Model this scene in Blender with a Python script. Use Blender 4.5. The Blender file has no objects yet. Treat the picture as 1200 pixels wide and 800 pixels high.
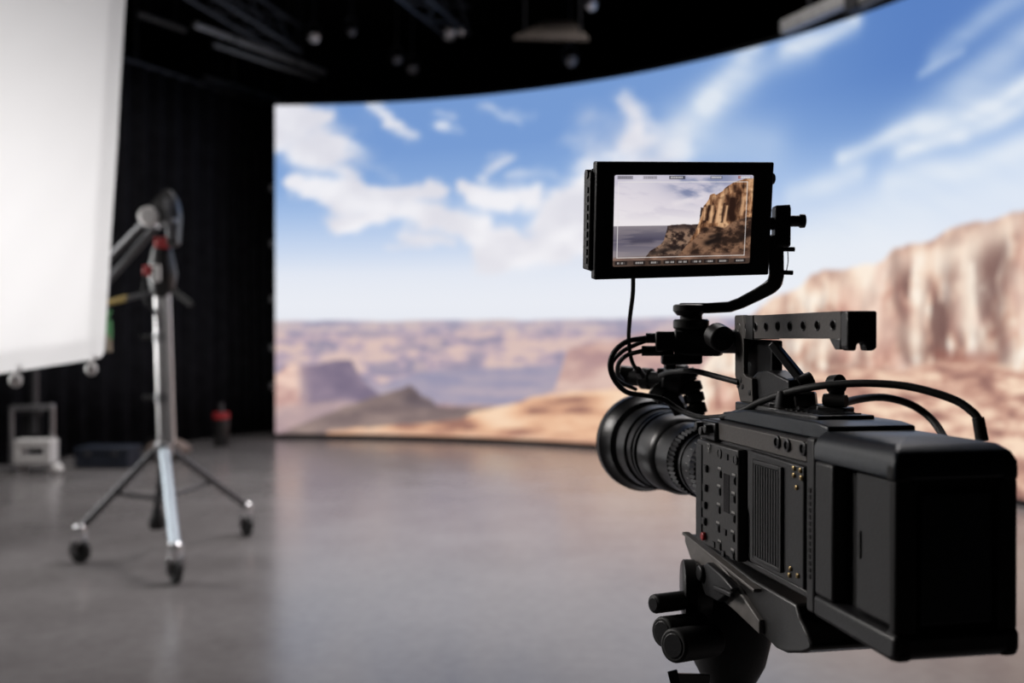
import bpy, bmesh, math, random
import numpy as np
from mathutils import Vector, Matrix
random.seed(7)
SC = bpy.context.scene
COL = SC.collection

# ------------------------------------------------------------------ camera, light, exposure
cam_data = bpy.data.cameras.new('camera')
cam_data.sensor_width = 36.0
cam_data.lens = 35.0
cam_data.clip_start = 0.05
cam_data.clip_end = 100
cam_data.dof.use_dof = True
cam_data.dof.focus_distance = 1.16
cam_data.dof.aperture_fstop = 3.3
cam_data.dof.aperture_blades = 0
cam = bpy.data.objects.new('camera', cam_data)
cam.location = (0, 0, 1.45)
cam.rotation_euler = (math.radians(90 - 0.245), 0, 0)
COL.objects.link(cam)
SC.camera = cam

world = bpy.data.worlds.new('world')
SC.world = world
world.use_nodes = True
world.node_tree.nodes['Background'].inputs[0].default_value = (0.5, 0.55, 0.65, 1)
world.node_tree.nodes['Background'].inputs[1].default_value = 0.03

def area_light(name, loc, target, size, power, color=(1, 1, 1), size_y=None, spread=180):
    l = bpy.data.lights.new(name, 'AREA')
    l.energy = power
    l.color = color
    l.size = size
    l.spread = math.radians(spread)
    if size_y:
        l.shape = 'RECTANGLE'
        l.size_y = size_y
    o = bpy.data.objects.new(name, l)
    o.location = loc
    o.rotation_euler = (Vector(target) - Vector(loc)).to_track_quat('-Z', 'Y').to_euler()
    COL.objects.link(o)
    return o

area_light('overhead_softbox', (1.8, 8.6, 6.5), (1.2, 8.0, 0), 4.5, 270, (1.0, 0.95, 0.95), 3.5, 110)
area_light('overhead_fill_left', (-3.6, 9.6, 6.5), (-3.8, 10.2, 0), 2.2, 85, (1.0, 0.97, 0.95), 2.2, 110)  # added fill, no seen source: brightens the cart, curtain and floor at left
area_light('camera_side_fill', (-4.2, 3.2, 3.6), (0.25, 1.35, 1.38), 1.4, 7, (1.0, 0.95, 0.91), spread=35)  # unseen lamp added to lift the dark left side of the cinema camera
area_light('diffusion_lamp', (-4.9, 6.6, 1.9), (-2.9, 5.25, 1.9), 1.8, 62, (1.0, 0.985, 0.98), spread=120)

SC.view_settings.view_transform = 'Standard'
SC.view_settings.look = 'None'
SC.view_settings.exposure = 0.0
SC.view_settings.gamma = 1.0
SC.view_settings.use_curve_mapping = False

# ------------------------------------------------------------------ helpers
PHI = math.radians(10.44)                    # heading of the cinema camera, left of straight ahead
RIG = Matrix.Translation((0.320, 0.830, 1.45)) @ Matrix.Rotation(PHI, 4, 'Z')
WORLD = Matrix.Identity(4)
BASE = {}

class MB:
    def __init__(self):
        self.v, self.f = [], []
    def add(self, vs, fs):
        n = len(self.v)
        self.v += [tuple(p) for p in vs]
        self.f += [tuple(i + n for i in q) for q in fs]
        return self
    def box(self, x0, x1, y0, y1, z0, z1):
        return self.add([(x0, y0, z0), (x1, y0, z0), (x1, y1, z0), (x0, y1, z0),
                         (x0, y0, z1), (x1, y0, z1), (x1, y1, z1), (x0, y1, z1)],
                        [(0, 3, 2, 1), (4, 5, 6, 7), (0, 1, 5, 4), (1, 2, 6, 5), (2, 3, 7, 6), (3, 0, 4, 7)])
    def obox(self, p0, p1, w, h, up=(0, 0, 1)):       # a bar from p0 to p1
        p0, p1 = Vector(p0), Vector(p1)
        d = (p1 - p0).normalized()
        s = d.cross(Vector(up)).normalized()
        u = s.cross(d)
        vs = []
        for p in (p0, p1):
            for a, b in ((-1, -1), (1, -1), (1, 1), (-1, 1)):
                vs.append(p + s * (a * w / 2) + u * (b * h / 2))
        return self.add(vs, [(0, 1, 2, 3), (7, 6, 5, 4), (0, 4, 5, 1), (1, 5, 6, 2), (2, 6, 7, 3), (3, 7, 4, 0)])
    def lathe(self, o, axis, prof, n=24, cap0=True, cap1=True):
        o, d = Vector(o), Vector(axis).normalized()
        a = d.orthogonal().normalized()
        b = d.cross(a)
        vs, fs = [], []
        for t, r in prof:
            for k in range(n):
                th = 2 * math.pi * k / n
                vs.append(o + d * t + (a * math.cos(th) + b * math.sin(th)) * r)
        for i in range(len(prof) - 1):
            for k in range(n):
                k2 = (k + 1) % n
                fs.append((i * n + k, i * n + k2, (i + 1) * n + k2, (i + 1) * n + k))
        if cap0: fs.append(tuple(range(n - 1, -1, -1)))
        if cap1: fs.append(tuple((len(prof) - 1) * n + k for k in range(n)))
        return self.add(vs, fs)
    def cyl(self, p0, p1, r0, r1=None, n=20):
        d = Vector(p1) - Vector(p0)
        return self.lathe(p0, d, [(0, r0), (d.length, r0 if r1 is None else r1)], n)
    def prism(self, poly, a0, a1, axis=0):            # outline in the two other axes, extruded along axis
        n = len(poly)
        def pt(a, q):
            l = list(q); l.insert(axis, a); return tuple(l)
        return self.add([pt(a0, q) for q in poly] + [pt(a1, q) for q in poly],
                        [tuple(range(n)), tuple(range(2 * n - 1, n - 1, -1))] +
                        [(i, i + n, (i + 1) % n + n, (i + 1) % n) for i in range(n)])
    def tube(self, pts, r, n=8, steps=8, rend=None):
        P = [Vector(p) for p in pts]
        Q = [P[0] * 2 - P[1]] + P + [P[-1] * 2 - P[-2]]
        C = []
        for i in range(1, len(Q) - 2):
            for k in range(steps):
                t = k / steps
                p0, p1, p2, p3 = Q[i - 1:i + 3]
                C.append(0.5 * ((2 * p1) + (p2 - p0) * t + (2 * p0 - 5 * p1 + 4 * p2 - p3) * t * t + (3 * p1 - p0 - 3 * p2 + p3) * t ** 3))
        C.append(P[-1])
        d = (C[1] - C[0]).normalized()
        a = d.orthogonal().normalized()
        vs, fs = [], []
        for i, c in enumerate(C):
            e = (C[min(i + 1, len(C) - 1)] - C[max(i - 1, 0)]).normalized()
            a = (a - e * a.dot(e)).normalized()
            b = e.cross(a)
            rr = r if rend is None else r + (rend - r) * i / (len(C) - 1)
            for k in range(n):
                th = 2 * math.pi * k / n
                vs.append(c + (a * math.cos(th) + b * math.sin(th)) * rr)
        for i in range(len(C) - 1):
            for k in range(n):
                k2 = (k + 1) % n
                fs.append((i * n + k, i * n + k2, (i + 1) * n + k2, (i + 1) * n + k))
        fs.append(tuple(range(n - 1, -1, -1)))
        fs.append(tuple((len(C) - 1) * n + k for k in range(n)))
        return self.add(vs, fs)
    def ball(self, c, r, n=14, sq=(1, 1, 1)):
        m = n // 2
        vs, fs = [], []
        for i in range(1, m):
            ph = math.pi * i / m
            for k in range(n):
                th = 2 * math.pi * k / n
                vs.append((c[0] + sq[0] * r * math.sin(ph) * math.cos(th), c[1] + sq[1] * r * math.sin(ph) * math.sin(th), c[2] + sq[2] * r * math.cos(ph)))
        vs += [(c[0], c[1], c[2] + r * sq[2]), (c[0], c[1], c[2] - r * sq[2])]
        for i in range(m - 2):
            for k in range(n):
                k2 = (k + 1) % n
                fs.append((i * n + k, (i + 1) * n + k, (i + 1) * n + k2, i * n + k2))
        t, b = len(vs) - 2, len(vs) - 1
        for k in range(n):
            fs.append((t, k, (k + 1) % n))
            fs.append((b, (m - 2) * n + (k + 1) % n, (m - 2) * n + k))
        return self.add(vs, fs)
    def mesh(self, name, m, off=(0, 0, 0)):
        me = bpy.data.meshes.new(name)
        me.from_pydata([(p[0] - off[0], p[1] - off[1], p[2] - off[2]) for p in self.v], [], self.f)
        bm = bmesh.new()
        bm.from_mesh(me)
        bmesh.ops.recalc_face_normals(bm, faces=bm.faces)
        bm.to_mesh(me)
        bm.free()
        me.shade_smooth()
        me.set_sharp_from_angle(angle=math.radians(38))
        me.materials.append(m)
        return me

def tag(o, label, cat, group=None, kind=None):
    o['label'] = label
    o['category'] = cat
    if group: o['group'] = group
    if kind: o['kind'] = kind
    return o

def thing(name, label, cat, base=(0, 0, 0), frame=WORLD, group=None):
    o = bpy.data.objects.new(name, None)
    o.empty_display_size = 0.05
    COL.objects.link(o)
    o.matrix_world = frame @ Matrix.Translation(base)
    BASE[o.name] = tuple(base)
    return tag(o, label, cat, group)

def obj(name, mb, m, parent=None, bevel=0, label=None, seg=2):
    off = BASE.get(parent.name, (0, 0, 0)) if parent else (0, 0, 0)
    o = bpy.data.objects.new(name, mb.mesh(name, m, off))
    COL.objects.link(o)
    if parent:
        o.parent = parent
        BASE[o.name] = off
    if bevel:
        b = o.modifiers.new('bevel', 'BEVEL')
        b.width = bevel
        b.segments = seg
        b.limit_method = 'ANGLE'
        b.angle_limit = math.radians(35)
    if label: o['label'] = label
    return o

def piece(name, me, loc, parent, rot=None):           # shares mesh data
    o = bpy.data.objects.new(name, me)
    COL.objects.link(o)
    o.parent = parent
    off = BASE.get(parent.name, (0, 0, 0))
    o.location = (loc[0] - off[0], loc[1] - off[1], loc[2] - off[2])
    if rot: o.rotation_euler = rot
    BASE[o.name] = tuple(loc)
    return o

def struct(name, mb, m):
    o = obj(name, mb, m)
    o['kind'] = 'structure'
    return o

def mat(name, color, rough=0.5, metal=0.0, noise=0.0, scale=40, bump=0.0, spec=0.5, emit=None, strength=1.0, coat=0.0):
    m = bpy.data.materials.new(name)
    m.use_nodes = True
    nt = m.node_tree
    p = nt.nodes['Principled BSDF']
    p.inputs['Base Color'].default_value = (*color, 1)
    p.inputs['Roughness'].default_value = rough
    p.inputs['Metallic'].default_value = metal
    p.inputs['Specular IOR Level'].default_value = spec
    p.inputs['Coat Weight'].default_value = coat
    if emit:
        p.inputs['Emission Color'].default_value = (*emit, 1)
        p.inputs['Emission Strength'].default_value = strength
    tc = nt.nodes.new('ShaderNodeTexCoord')
    n = nt.nodes.new('ShaderNodeTexNoise')
    n.inputs['Scale'].default_value = scale
    n.inputs['Detail'].default_value = 5
    nt.links.new(tc.outputs['Object'], n.inputs['Vector'])
    if noise:
        r = nt.nodes.new('ShaderNodeValToRGB')
        r.color_ramp.elements[0].position = 0.3
        r.color_ramp.elements[1].position = 0.7
        r.color_ramp.elements[0].color = (*[max(0, c * (1 - noise)) for c in color], 1)
        r.color_ramp.elements[1].color = (*[min(1, c * (1 + noise)) for c in color], 1)
        nt.links.new(n.outputs['Fac'], r.inputs['Fac'])
        nt.links.new(r.outputs['Color'], p.inputs['Base Color'])
    if bump:
        b = nt.nodes.new('ShaderNodeBump')
        b.inputs['Strength'].default_value = bump
        b.inputs['Distance'].default_value = 0.002
        nt.links.new(n.outputs['Fac'], b.inputs['Height'])
        nt.links.new(b.outputs['Normal'], p.inputs['Normal'])
    return m

def picture_mat(name, strength=1.0, rough=0.6):       # a lit screen: its picture is a colour attribute on the panel
    m = bpy.data.materials.new(name)
    m.use_nodes = True
    nt = m.node_tree
    p = nt.nodes['Principled BSDF']
    p.inputs['Base Color'].default_value = (0.012, 0.012, 0.014, 1)
    p.inputs['Roughness'].default_value = rough
    a = nt.nodes.new('ShaderNodeAttribute')
    a.attribute_name = 'picture'
    nt.links.new(a.outputs['Color'], p.inputs['Emission Color'])
    p.inputs['Emission Strength'].default_value = strength
    return m

M = {
    'plastic': mat('black_plastic', (0.014, 0.014, 0.0155), 0.42, 0, 0.15, 300, 0.15),
    'satin': mat('black_anodised_metal', (0.017, 0.016, 0.016), 0.36, 0.0, 0.15, 400, 0.1),
    'shell': mat('charcoal_shell', (0.024, 0.0235, 0.025), 0.5, 0, 0.12, 350, 0.15),
    'cover': mat('black_cover_blue_sheen', (0.012, 0.017, 0.024), 0.36, 0, 0.15, 120, 0.1),  # bluish sheen of reflected light tinted into the black base colour
    'deep': mat('deep_black', (0.004, 0.004, 0.005), 0.7),
    'rubber': mat('black_rubber', (0.008, 0.008, 0.008), 0.6, 0, 0.2, 200, 0.2),
    'glossy': mat('gloss_black', (0.006, 0.006, 0.007), 0.14, 0, coat=0.3),
    'lens': mat('lens_black', (0.007, 0.007, 0.008), 0.33, 0, 0, 40, 0, 0.4),
    'mark': mat('grey_marking', (0.34, 0.33, 0.32), 0.6),
    'screw': mat('brassy_screw', (0.34, 0.25, 0.12), 0.35, 0.9),
    'red': mat('red_button', (0.42, 0.02, 0.02), 0.4),
    'chrome': mat('chromed_steel', (0.74, 0.74, 0.75), 0.22, 1.0, 0.06, 60),
    'steel': mat('dull_steel', (0.42, 0.42, 0.43), 0.38, 0.9, 0.12, 50),
    'darksteel': mat('dark_steel', (0.10, 0.10, 0.105), 0.4, 0.7, 0.15, 50),
    'redgrip': mat('red_grip', (0.50, 0.035, 0.04), 0.45),
    'button': mat('button_grey', (0.032, 0.031, 0.031), 0.4),
    'brushed': mat('brushed_aluminium', (0.74, 0.73, 0.73), 0.42, 0.7, 0.06, 40),
    'plate': mat('worn_grey_plate', (0.16, 0.148, 0.14), 0.45, 0, 0.15, 60, 0.1),
    'leg_alloy': mat('pale_blue_alloy', (0.42, 0.48, 0.53), 0.45, 0.6, 0.06, 40),
    'shell_lit': mat('charcoal_shell_lit', (0.095, 0.086, 0.080), 0.48, 0, 0.12, 350, 0.15),  # charcoal shell lightened to paint in light falling from the left front
    'panel': mat('panel_charcoal', (0.042, 0.040, 0.040), 0.5, 0, 0.12, 350, 0.15),  # shell colour lightened less, a middle step of the same painted light
    'midpipe': mat('mid_grey_pipe', (0.13, 0.13, 0.125), 0.5, 0.2, 0.2, 20),
    'dimglass': mat('dim_lamp_glass', (0.09, 0.09, 0.10), 0.3, 0.4),
    'white': mat('white_paint', (0.82, 0.80, 0.78), 0.5, 0, 0.05, 30),
    'yellow': mat('yellow_tape', (0.42, 0.30, 0.08), 0.5),
    'green': mat('green_plastic', (0.13, 0.45, 0.16), 0.5),
    'tan': mat('tan_cloth', (0.45, 0.38, 0.28), 0.8, 0, 0.2, 40),
    'navy': mat('navy_case', (0.012, 0.017, 0.030), 0.55, 0, 0.2, 30, 0.2),
    'canvas': mat('grey_canvas', (0.22, 0.17, 0.15), 0.85, 0, 0.3, 18, 0.4),
    'drape': mat('black_velvet', (0.014, 0.014, 0.017), 0.9, 0, 0.3, 6, 0.2, 0.1),
    'wallblack': mat('black_wall_paint', (0.018, 0.018, 0.021), 0.8, 0, 0.3, 3, 0.2, 0.2),
    'pipe': mat('grey_pipe', (0.034, 0.034, 0.037), 0.45, 0.3, 0.2, 20),
    'palepipe': mat('pale_grey_pipe', (0.34, 0.34, 0.33), 0.5, 0.2, 0.2, 20),
    'tile': mat('brown_board', (0.06, 0.047, 0.038), 0.8, 0, 0.2, 10),
    'lamphead': mat('lamp_glass', (0.5, 0.5, 0.52), 0.2, 0.6),
    'edge': mat('wall_edge', (0.010, 0.010, 0.011), 0.5, 0, 0.2, 12),
}

# ------------------------------------------------------------------ numpy noise and painting tools for the two lit screens
class Noise:
    def __init__(self, seed):
        self.t = np.random.default_rng(seed).random((256, 256))
    def val(self, x, y):
        xi, yi = np.floor(x).astype(int), np.floor(y).astype(int)
        fx, fy = x - xi, y - yi
        fx, fy = fx * fx * (3 - 2 * fx), fy * fy * (3 - 2 * fy)
        t = self.t
        a, b = t[yi & 255, xi & 255], t[yi & 255, (xi + 1) & 255]
        c, d = t[(yi + 1) & 255, xi & 255], t[(yi + 1) & 255, (xi + 1) & 255]
        return (a * (1 - fx) + b * fx) * (1 - fy) + (c * (1 - fx) + d * fx) * fy
    def fbm(self, x, y, o=5, g=0.5):
        s, w, n = 0, 1.0, 0
        for k in range(o):
            s = s + w * self.val(x * 2 ** k + 17.3 * k, y * 2 ** k + 5.1 * k)
            n += w
            w *= g
        return s / n

def sstep(a, b, x):
    t = np.clip((x - a) / (b - a), 0, 1)
    return t * t * (3 - 2 * t)

def rgb(*c):
    return np.array(c, float) / 255.0

def over(img, mask, col):
    img[...] = img * (1 - mask[..., None]) + col * mask[..., None]

def ramp(x, xs, cols):
    cols = np.array(cols, float) / 255.0
    return np.stack([np.interp(x, xs, cols[:, k]) for k in range(3)], -1)

def stroke(A, Z, p, q, w, s):
    px, py = q[0] - p[0], q[1] - p[1]
    L2 = px * px + py * py + 1e-9
    t = np.clip(((A - p[0]) * px + (Z - p[1]) * py) / L2, 0, 1)
    d2 = (A - p[0] - t * px) ** 2 + (Z - p[1] - t * py) ** 2
    return s * np.exp(-d2 / (w * w))

def profile(A, pts):
    pts = sorted(pts)
    return np.interp(A, [p[0] for p in pts], [p[1] for p in pts])

def picture(me, img):                                 # store the picture on the panel, display colour to scene-linear
    lin = np.where(img <= 0.04045, img / 12.92, ((np.clip(img, 0, 1) + 0.055) / 1.055) ** 2.4)
    buf = np.ones((img.shape[0] * img.shape[1], 4), np.float32)
    buf[:, :3] = lin.reshape(-1, 3)
    at = me.color_attributes.new('picture', 'FLOAT_COLOR', 'POINT')
    at.data.foreach_set('color', buf.ravel())

def grid_faces(nx, nz):
    i = np.arange(nx - 1)[None, :] + nx * np.arange(nz - 1)[:, None]
    return np.stack([i, i + 1, i + nx + 1, i + nx], -1).reshape(-1, 4).tolist()

# ------------------------------------------------------------------ structure
def floor_material():
    m = mat('polished_concrete', (0.2, 0.19, 0.19), 0.4)
    nt = m.node_tree
    p = nt.nodes['Principled BSDF']
    tc = nt.nodes.new('ShaderNodeTexCoord')
    big = nt.nodes.new('ShaderNodeTexNoise'); big.inputs['Scale'].default_value = 1.3; big.inputs['Detail'].default_value = 8; big.inputs['Roughness'].default_value = 0.6
    fine = nt.nodes.new('ShaderNodeTexNoise'); fine.inputs['Scale'].default_value = 14; fine.inputs['Detail'].default_value = 6
    mix = nt.nodes.new('ShaderNodeMix')
    mix.inputs[0].default_value = 0.35
    nt.links.new(tc.outputs['Object'], big.inputs['Vector']); nt.links.new(tc.outputs['Object'], fine.inputs['Vector'])
    nt.links.new(big.outputs['Fac'], mix.inputs[2]); nt.links.new(fine.outputs['Fac'], mix.inputs[3])
    r = nt.nodes.new('ShaderNodeValToRGB')
    r.color_ramp.elements[0].position = 0.32; r.color_ramp.elements[0].color = (0.165, 0.152, 0.150, 1)
    r.color_ramp.elements[1].position = 0.68; r.color_ramp.elements[1].color = (0.255, 0.240, 0.238, 1)
    nt.links.new(mix.outputs[0], r.inputs['Fac']); nt.links.new(r.outputs['Color'], p.inputs['Base Color'])
    rr = nt.nodes.new('ShaderNodeMapRange')
    rr.inputs[3].default_value = 0.14; rr.inputs[4].default_value = 0.28
    nt.links.new(big.outputs['Fac'], rr.inputs[0]); nt.links.new(rr.outputs[0], p.inputs['Roughness'])
    b = nt.nodes.new('ShaderNodeBump'); b.inputs['Strength'].default_value = 0.06; b.inputs['Distance'].default_value = 0.004
    nt.links.new(fine.outputs['Fac'], b.inputs['Height']); nt.links.new(b.outputs['Normal'], p.inputs['Normal'])
    return m

struct('floor', MB().box(-9, 9, -4, 19.2, -0.15, 0), floor_material())
struct('ceiling', MB().box(-9, 9, -4, 19.2, 6.9, 7.05), M['wallblack'])
struct('wall_back', MB().box(-9, 9, 19.0, 19.2, 0, 6.9), M['wallblack'])
struct('wall_left', MB().box(-9.2, -9, -4, 19.2, 0, 6.9), M['wallblack'])
struct('wall_right', MB().box(9, 9.2, -4, 19.2, 0, 6.9), M['wallblack'])
struct('wall_front', MB().box(-9, 9, -4.2, -4, 0, 6.9), M['wallblack'])

# ------------------------------------------------------------------ curved LED wall
R, CX, CY = 8.1, -3.4, 6.2
Z0, Z1 = 0.065, 4.775
A0, A1 = 0.0, 13.2
def on_wall(a, z, r=R):
    th = a / R
    return (CX + r * math.sin(th), CY + r * math.cos(th), z)

def paint_wall(nx, nz):
    A, Z = np.meshgrid(np.linspace(A0, A1, nx), np.linspace(Z0, Z1, nz))
    n1, n2, n3 = Noise(3), Noise(11), Noise(29)
    # sky
    Zs = Z + 0.10 * (A - 4.0) / 4 * 0
    img = ramp(Zs, [1.6, 1.9, 2.35, 2.8, 3.2, 3.6, 4.1, 4.8],
               [(224, 228, 238), (230, 234, 243), (222, 229, 242), (194, 211, 237), (164, 191, 230), (136, 170, 219), (118, 155, 211), (116, 153, 209)])
    deep = sstep(6.5, 9.5, A) * sstep(2.9, 4.3, Z)
    over(img, 0.8 * deep, rgb(72, 116, 186))
    wx = (n1.fbm(A * 1.3, Z * 1.9, 5, .6) - 0.5) * 0.62
    wz = (n2.fbm(A * 1.3 + 40, Z * 1.9, 5, .6) - 0.5) * 0.42
    Aw, Zw = A + wx, Z + wz
    keep = np.ones_like(A)
    left = [
        ((-0.0555, 4.6237), (0.8986, 4.173), .36, .88), ((0.1531, 4.2681), (1.1121, 3.7292), .24, .75), ((-0.0555, 4.7462), (0.7734, 4.6644), .16, .8), ((1.2129, 4.0922), (1.8463, 3.8045), .12, .4),
        ((1.4655, 4.6672), (1.9482, 4.2585), .15, .62), ((2.4588, 4.3744), (2.5356, 4.3457), .13, .62), ((2.4588, 4.637), (2.6763, 4.5502), .10, .5), ((3.0221, 4.6884), (3.5087, 4.4344), .11, .45), ((3.5087, 4.5854), (3.7899, 4.4765), .08, .3),
        ((0.2888, 3.6794), (1.0241, 3.4139), .14, 1.0), ((0.9613, 3.3417), (3.0606, 2.9911), .24, 1.0), ((0.9613, 3.4394), (2.4204, 3.5167), .16, 1.0), ((2.2288, 3.6446), (2.331, 3.5205), .09, .7),
        ((0.9362, 3.037), (1.3391, 3.0671), .15, 1.0), ((1.8463, 2.8385), (2.4844, 2.7265), .12, .62), ((1.7192, 2.6477), (2.1011, 2.6882), .09, .45), ((2.7404, 2.9088), (3.5087, 2.8319), .10, .6),
        ((2.8044, 3.5815), (3.5087, 3.2499), .12, .9), ((2.9965, 3.4886), (3.8666, 3.2979), .20, 1.0), ((3.2527, 3.7552), (3.4831, 3.8906), .12, .62), ((3.1887, 3.9704), (3.3807, 3.9797), .08, .4),
        ((3.2527, 2.5148), (4.6545, 2.8201), .27, 1.0), ((4.147, 2.9614), (4.7807, 3.3003), .26, 1.0), ((4.6545, 3.0094), (5.6554, 2.9913), .42, .95), ((3.6366, 3.6706), (4.2106, 3.5246), .09, .42), ((2.9965, 2.7462), (4.0196, 2.6259), .12, .5),
        ((5.1952, 4.4187), (5.345, 4.0088), .17, .62), ((4.7807, 3.6105), (5.9019, 3.863), .32, .50), ((4.6545, 4.179), (5.9019, 3.6532), .32, .40), ((4.2742, 4.1077), (4.7807, 3.8542), .15, .3)]
    for p, q, w, s in left:
        keep *= 1 - np.clip(stroke(Aw, Zw, p, q, w, s), 0, 1)
    streak = np.ones_like(A)
    u = A * 0.90 + Z * -0.43                          # fibres run up to the right
    v = A * 0.43 + Z * 0.90
    Av = A + (n1.fbm(A * 0.7 + 9, Z * 0.9, 3) - 0.5) * 0.3
    Zv = Z + (n2.fbm(A * 0.7 + 70, Z * 0.9, 3) - 0.5) * 0.35
    right = [
        ((6.4495, 4.1952), (7.0454, 4.7099), .19, .95), ((6.0855, 3.9424), (6.773, 4.3399), .32, .6), ((7.5112, 4.6059), (8.3557, 4.761), .11, .85), ((6.9864, 4.4279), (7.7971, 4.6047), .16, .45),
        ((8.2455, 3.34), (9.5181, 3.527), .10, .85), ((9.3139, 3.4628), (10.6734, 3.6569), .12, .9), ((9.0016, 3.2205), (9.719, 3.368), .08, .8), ((9.719, 3.368), (10.6734, 3.4947), .10, .75), ((9.0016, 3.3799), (10.6734, 4.1293), .24, .55), ((9.2624, 4.046), (9.7389, 4.1298), .05, .35),
        ((7.5687, 3.0261), (8.4653, 3.1652), .11, .55), ((8.8959, 2.9495), (10.6734, 3.1069), .16, .75), ((7.7971, 2.5634), (10.6734, 2.7191), .33, .65), ((6.0244, 3.7426), (7.2212, 3.5298), .3, .35),
        ((7.4536, 2.2589), (9.0016, 2.4989), .35, .6), ((9.4164, 4.1529), (10.7642, 4.6238), .12, .4)]
    for p, q, w, s in right:
        streak *= 1 - np.clip(stroke(Av, Zv, p, q, w, s), 0, 1)
    fib = n3.fbm(u * 1.0, v * 4.5, 5)
    cl = 1 - keep
    cl = np.clip(cl * (0.62 + 0.80 * n2.fbm(A * 2.0 + Z * 0.8, Z * 4.2 - A * 0.5, 6, .58)), 0, 1)
    cl = 0.45 * sstep(0.05, 0.9, cl) + 0.55 * sstep(0.25, 0.85, cl)
    cs = np.clip((1 - streak) * (0.58 + 0.8 * fib), 0, 1)
    shade = n1.fbm(A * 1.6 + 3, Z * 2.5 + 8, 4)
    white = ramp(shade, [0.3, 0.7], [(226, 224, 231), (245, 243, 246)])
    over(img, 0.95 * cl, white)
    over(img, 0.92 * cs, rgb(230, 236, 243))
    over(img, 0.55 * sstep(2.75, 1.9, Z), rgb(235, 237, 243))
    # distant rim of the canyon
    top = 1.685 + 0.03 * (n1.fbm(A * 2.4, A * 0, 4) - 0.5)
    m = sstep(-0.012, 0.012, top - Z)
    strata = n2.fbm(A * 2.4, Z * 14, 5, .55)
    blot = n3.fbm(A * 3.4 + 5, Z * 6, 5, .55)
    col = ramp(np.clip(0.45 * strata + 0.75 * blot - 0.1, 0, 1), [0.36, 0.49, 0.62], [(152, 144, 166), (186, 166, 180), (216, 190, 184)])
    over(img, m, col)
    over(img, m * 0.45 * sstep(1.40, 1.70, Z), rgb(178, 178, 196))
    # warm butte faces in the middle distance
    for c, w, h, k in (((1.0241, 1.389), .55, .14, .6), ((1.3391, 1.146), .4, .13, .55), ((2.4844, 1.3904), .9, .22, .6), ((3.3807, 1.45), .5, .16, .5), ((2.1011, 1.0292), .25, .1, .5)):
        g = np.exp(-((A - c[0]) / w) ** 2 - ((Z - c[1]) / h) ** 2) * sstep(0.36, 0.6, n3.fbm(A * 5.1, Z * 8 + 20, 4))
        over(img, k * g * m, rgb(224, 196, 188))
    # hazy plain
    top = profile(A, [(-0.0555, 0.9476), (0.9613, 0.9008), (1.4655, 0.758), (1.9736, 0.9078), (2.4844, 1.0086), (3.5087, 1.0436), (4.5279, 1.1141), (5.5316, 1.0756), (14, 0.9)]) + 0.05 * (n1.fbm(A * 3, A * 0 + 2, 3) - 0.5)
    m = sstep(-0.05, 0.05, top - Z)
    over(img, 0.85 * m, ramp(n2.fbm(A * 1.3 + 9, Z * 10, 4), [0.3, 0.7], [(150, 148, 174), (178, 166, 180)]))
    # warm mesa toward the middle right
    top = profile(A, [(3.6366, 0.49), (4.147, 0.7341), (4.3377, 1.2582), (4.6545, 1.3609), (5.0323, 1.3952), (5.5316, 1.4821), (6.3892, 1.5214), (7.2212, 1.5951), (14, 1.5)]) + 0.05 * (n1.fbm(A * 4, A * 0 + 5, 4) - 0.5)
    m = sstep(-0.06, 0.04, top - Z)
    t = n3.fbm(A * 2.0, Z * 5 + 3, 5)
    over(img, 0.9 * m, ramp(t, [0.3, 0.5, 0.7], [(176, 140, 140), (204, 166, 156), (226, 194, 180)]))
    over(img, 0.5 * m * sstep(0.85, 0.55, Z), rgb(170, 132, 134))
    # left mesa, one lit side and one in shade
    top = profile(A, [(-1, 0.95), (-0.031, 0.8741), (0.1408, 1.0212), (0.2764, 1.0825), (0.4373, 1.046), (0.6113, 1.0707), (0.836, 1.1201), (1.1121, 1.1331), (1.1876, 0.975), (1.3391, 0.7813), (1.5289, 0.6373), (1.8463, 0.472), (2.2288, 0.1908)]) + 0.03 * (n1.fbm(A * 6, A * 0 + 8, 3) - 0.5)
    m = sstep(-0.02, 0.02, top - Z) * (A < 3)
    over(img, m, ramp(n2.fbm(A * 3, Z * 6, 4), [0.3, 0.7], [(122, 110, 132), (146, 130, 148)]))
    lit = sstep((0.4621, 1.0215)[0] + 0.08, (0.3629, 1.0214)[0] - 0.08, A + 0.15 * (n3.fbm(A * 5, Z * 5, 3) - 0.5))
    over(img, m * lit, ramp(n3.fbm(A * 4, Z * 6, 4), [0.3, 0.7], [(196, 156, 150), (236, 204, 190)]))
    # plain foot on the left
    top = profile(A, [(-1, 0.42), (-0.031, 0.433), (0.9613, 0.5346), (1.8463, 0.4237), (2.9965, 0.3776), (14, 0.4)])
    m = sstep(-0.08, 0.05, top - Z) * (A < 5)
    over(img, m * 0.85, ramp(n2.fbm(A * 2, Z * 8, 4), [0.3, 0.7], [(168, 146, 152), (196, 170, 168)]))
    # dark hill
    top = profile(A, [(-1, -0.05), (-0.0065, 0.0408), (0.2764, 0.1638), (0.6486, 0.3125), (0.9613, 0.437), (1.4655, 0.6123), (1.7446, 0.6881), (1.9736, 0.7753), (2.0629, 0.7162), (2.1522, 0.6213), (2.2926, 0.5756), (2.3821, 0.4816), (2.9965, 0.4719), (3.7644, 0.5401), (4.2742, 0.5339), (4.7807, 0.2867), (14, -0.3)]) + 0.025 * (n1.fbm(A * 7, A * 0 + 3, 3) - 0.5)
    m = sstep(-0.02, 0.02, top - Z)
    over(img, m, ramp(n3.fbm(A * 2 + 3, Z * 7, 4), [0.3, 0.7], [(122, 106, 106), (156, 136, 130)]))
    g = np.exp(-((A - (2.0246, 0.6435)[0]) / 0.22) ** 2 - ((Z - (2.0246, 0.5953)[1]) / 0.13) ** 2)
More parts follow.
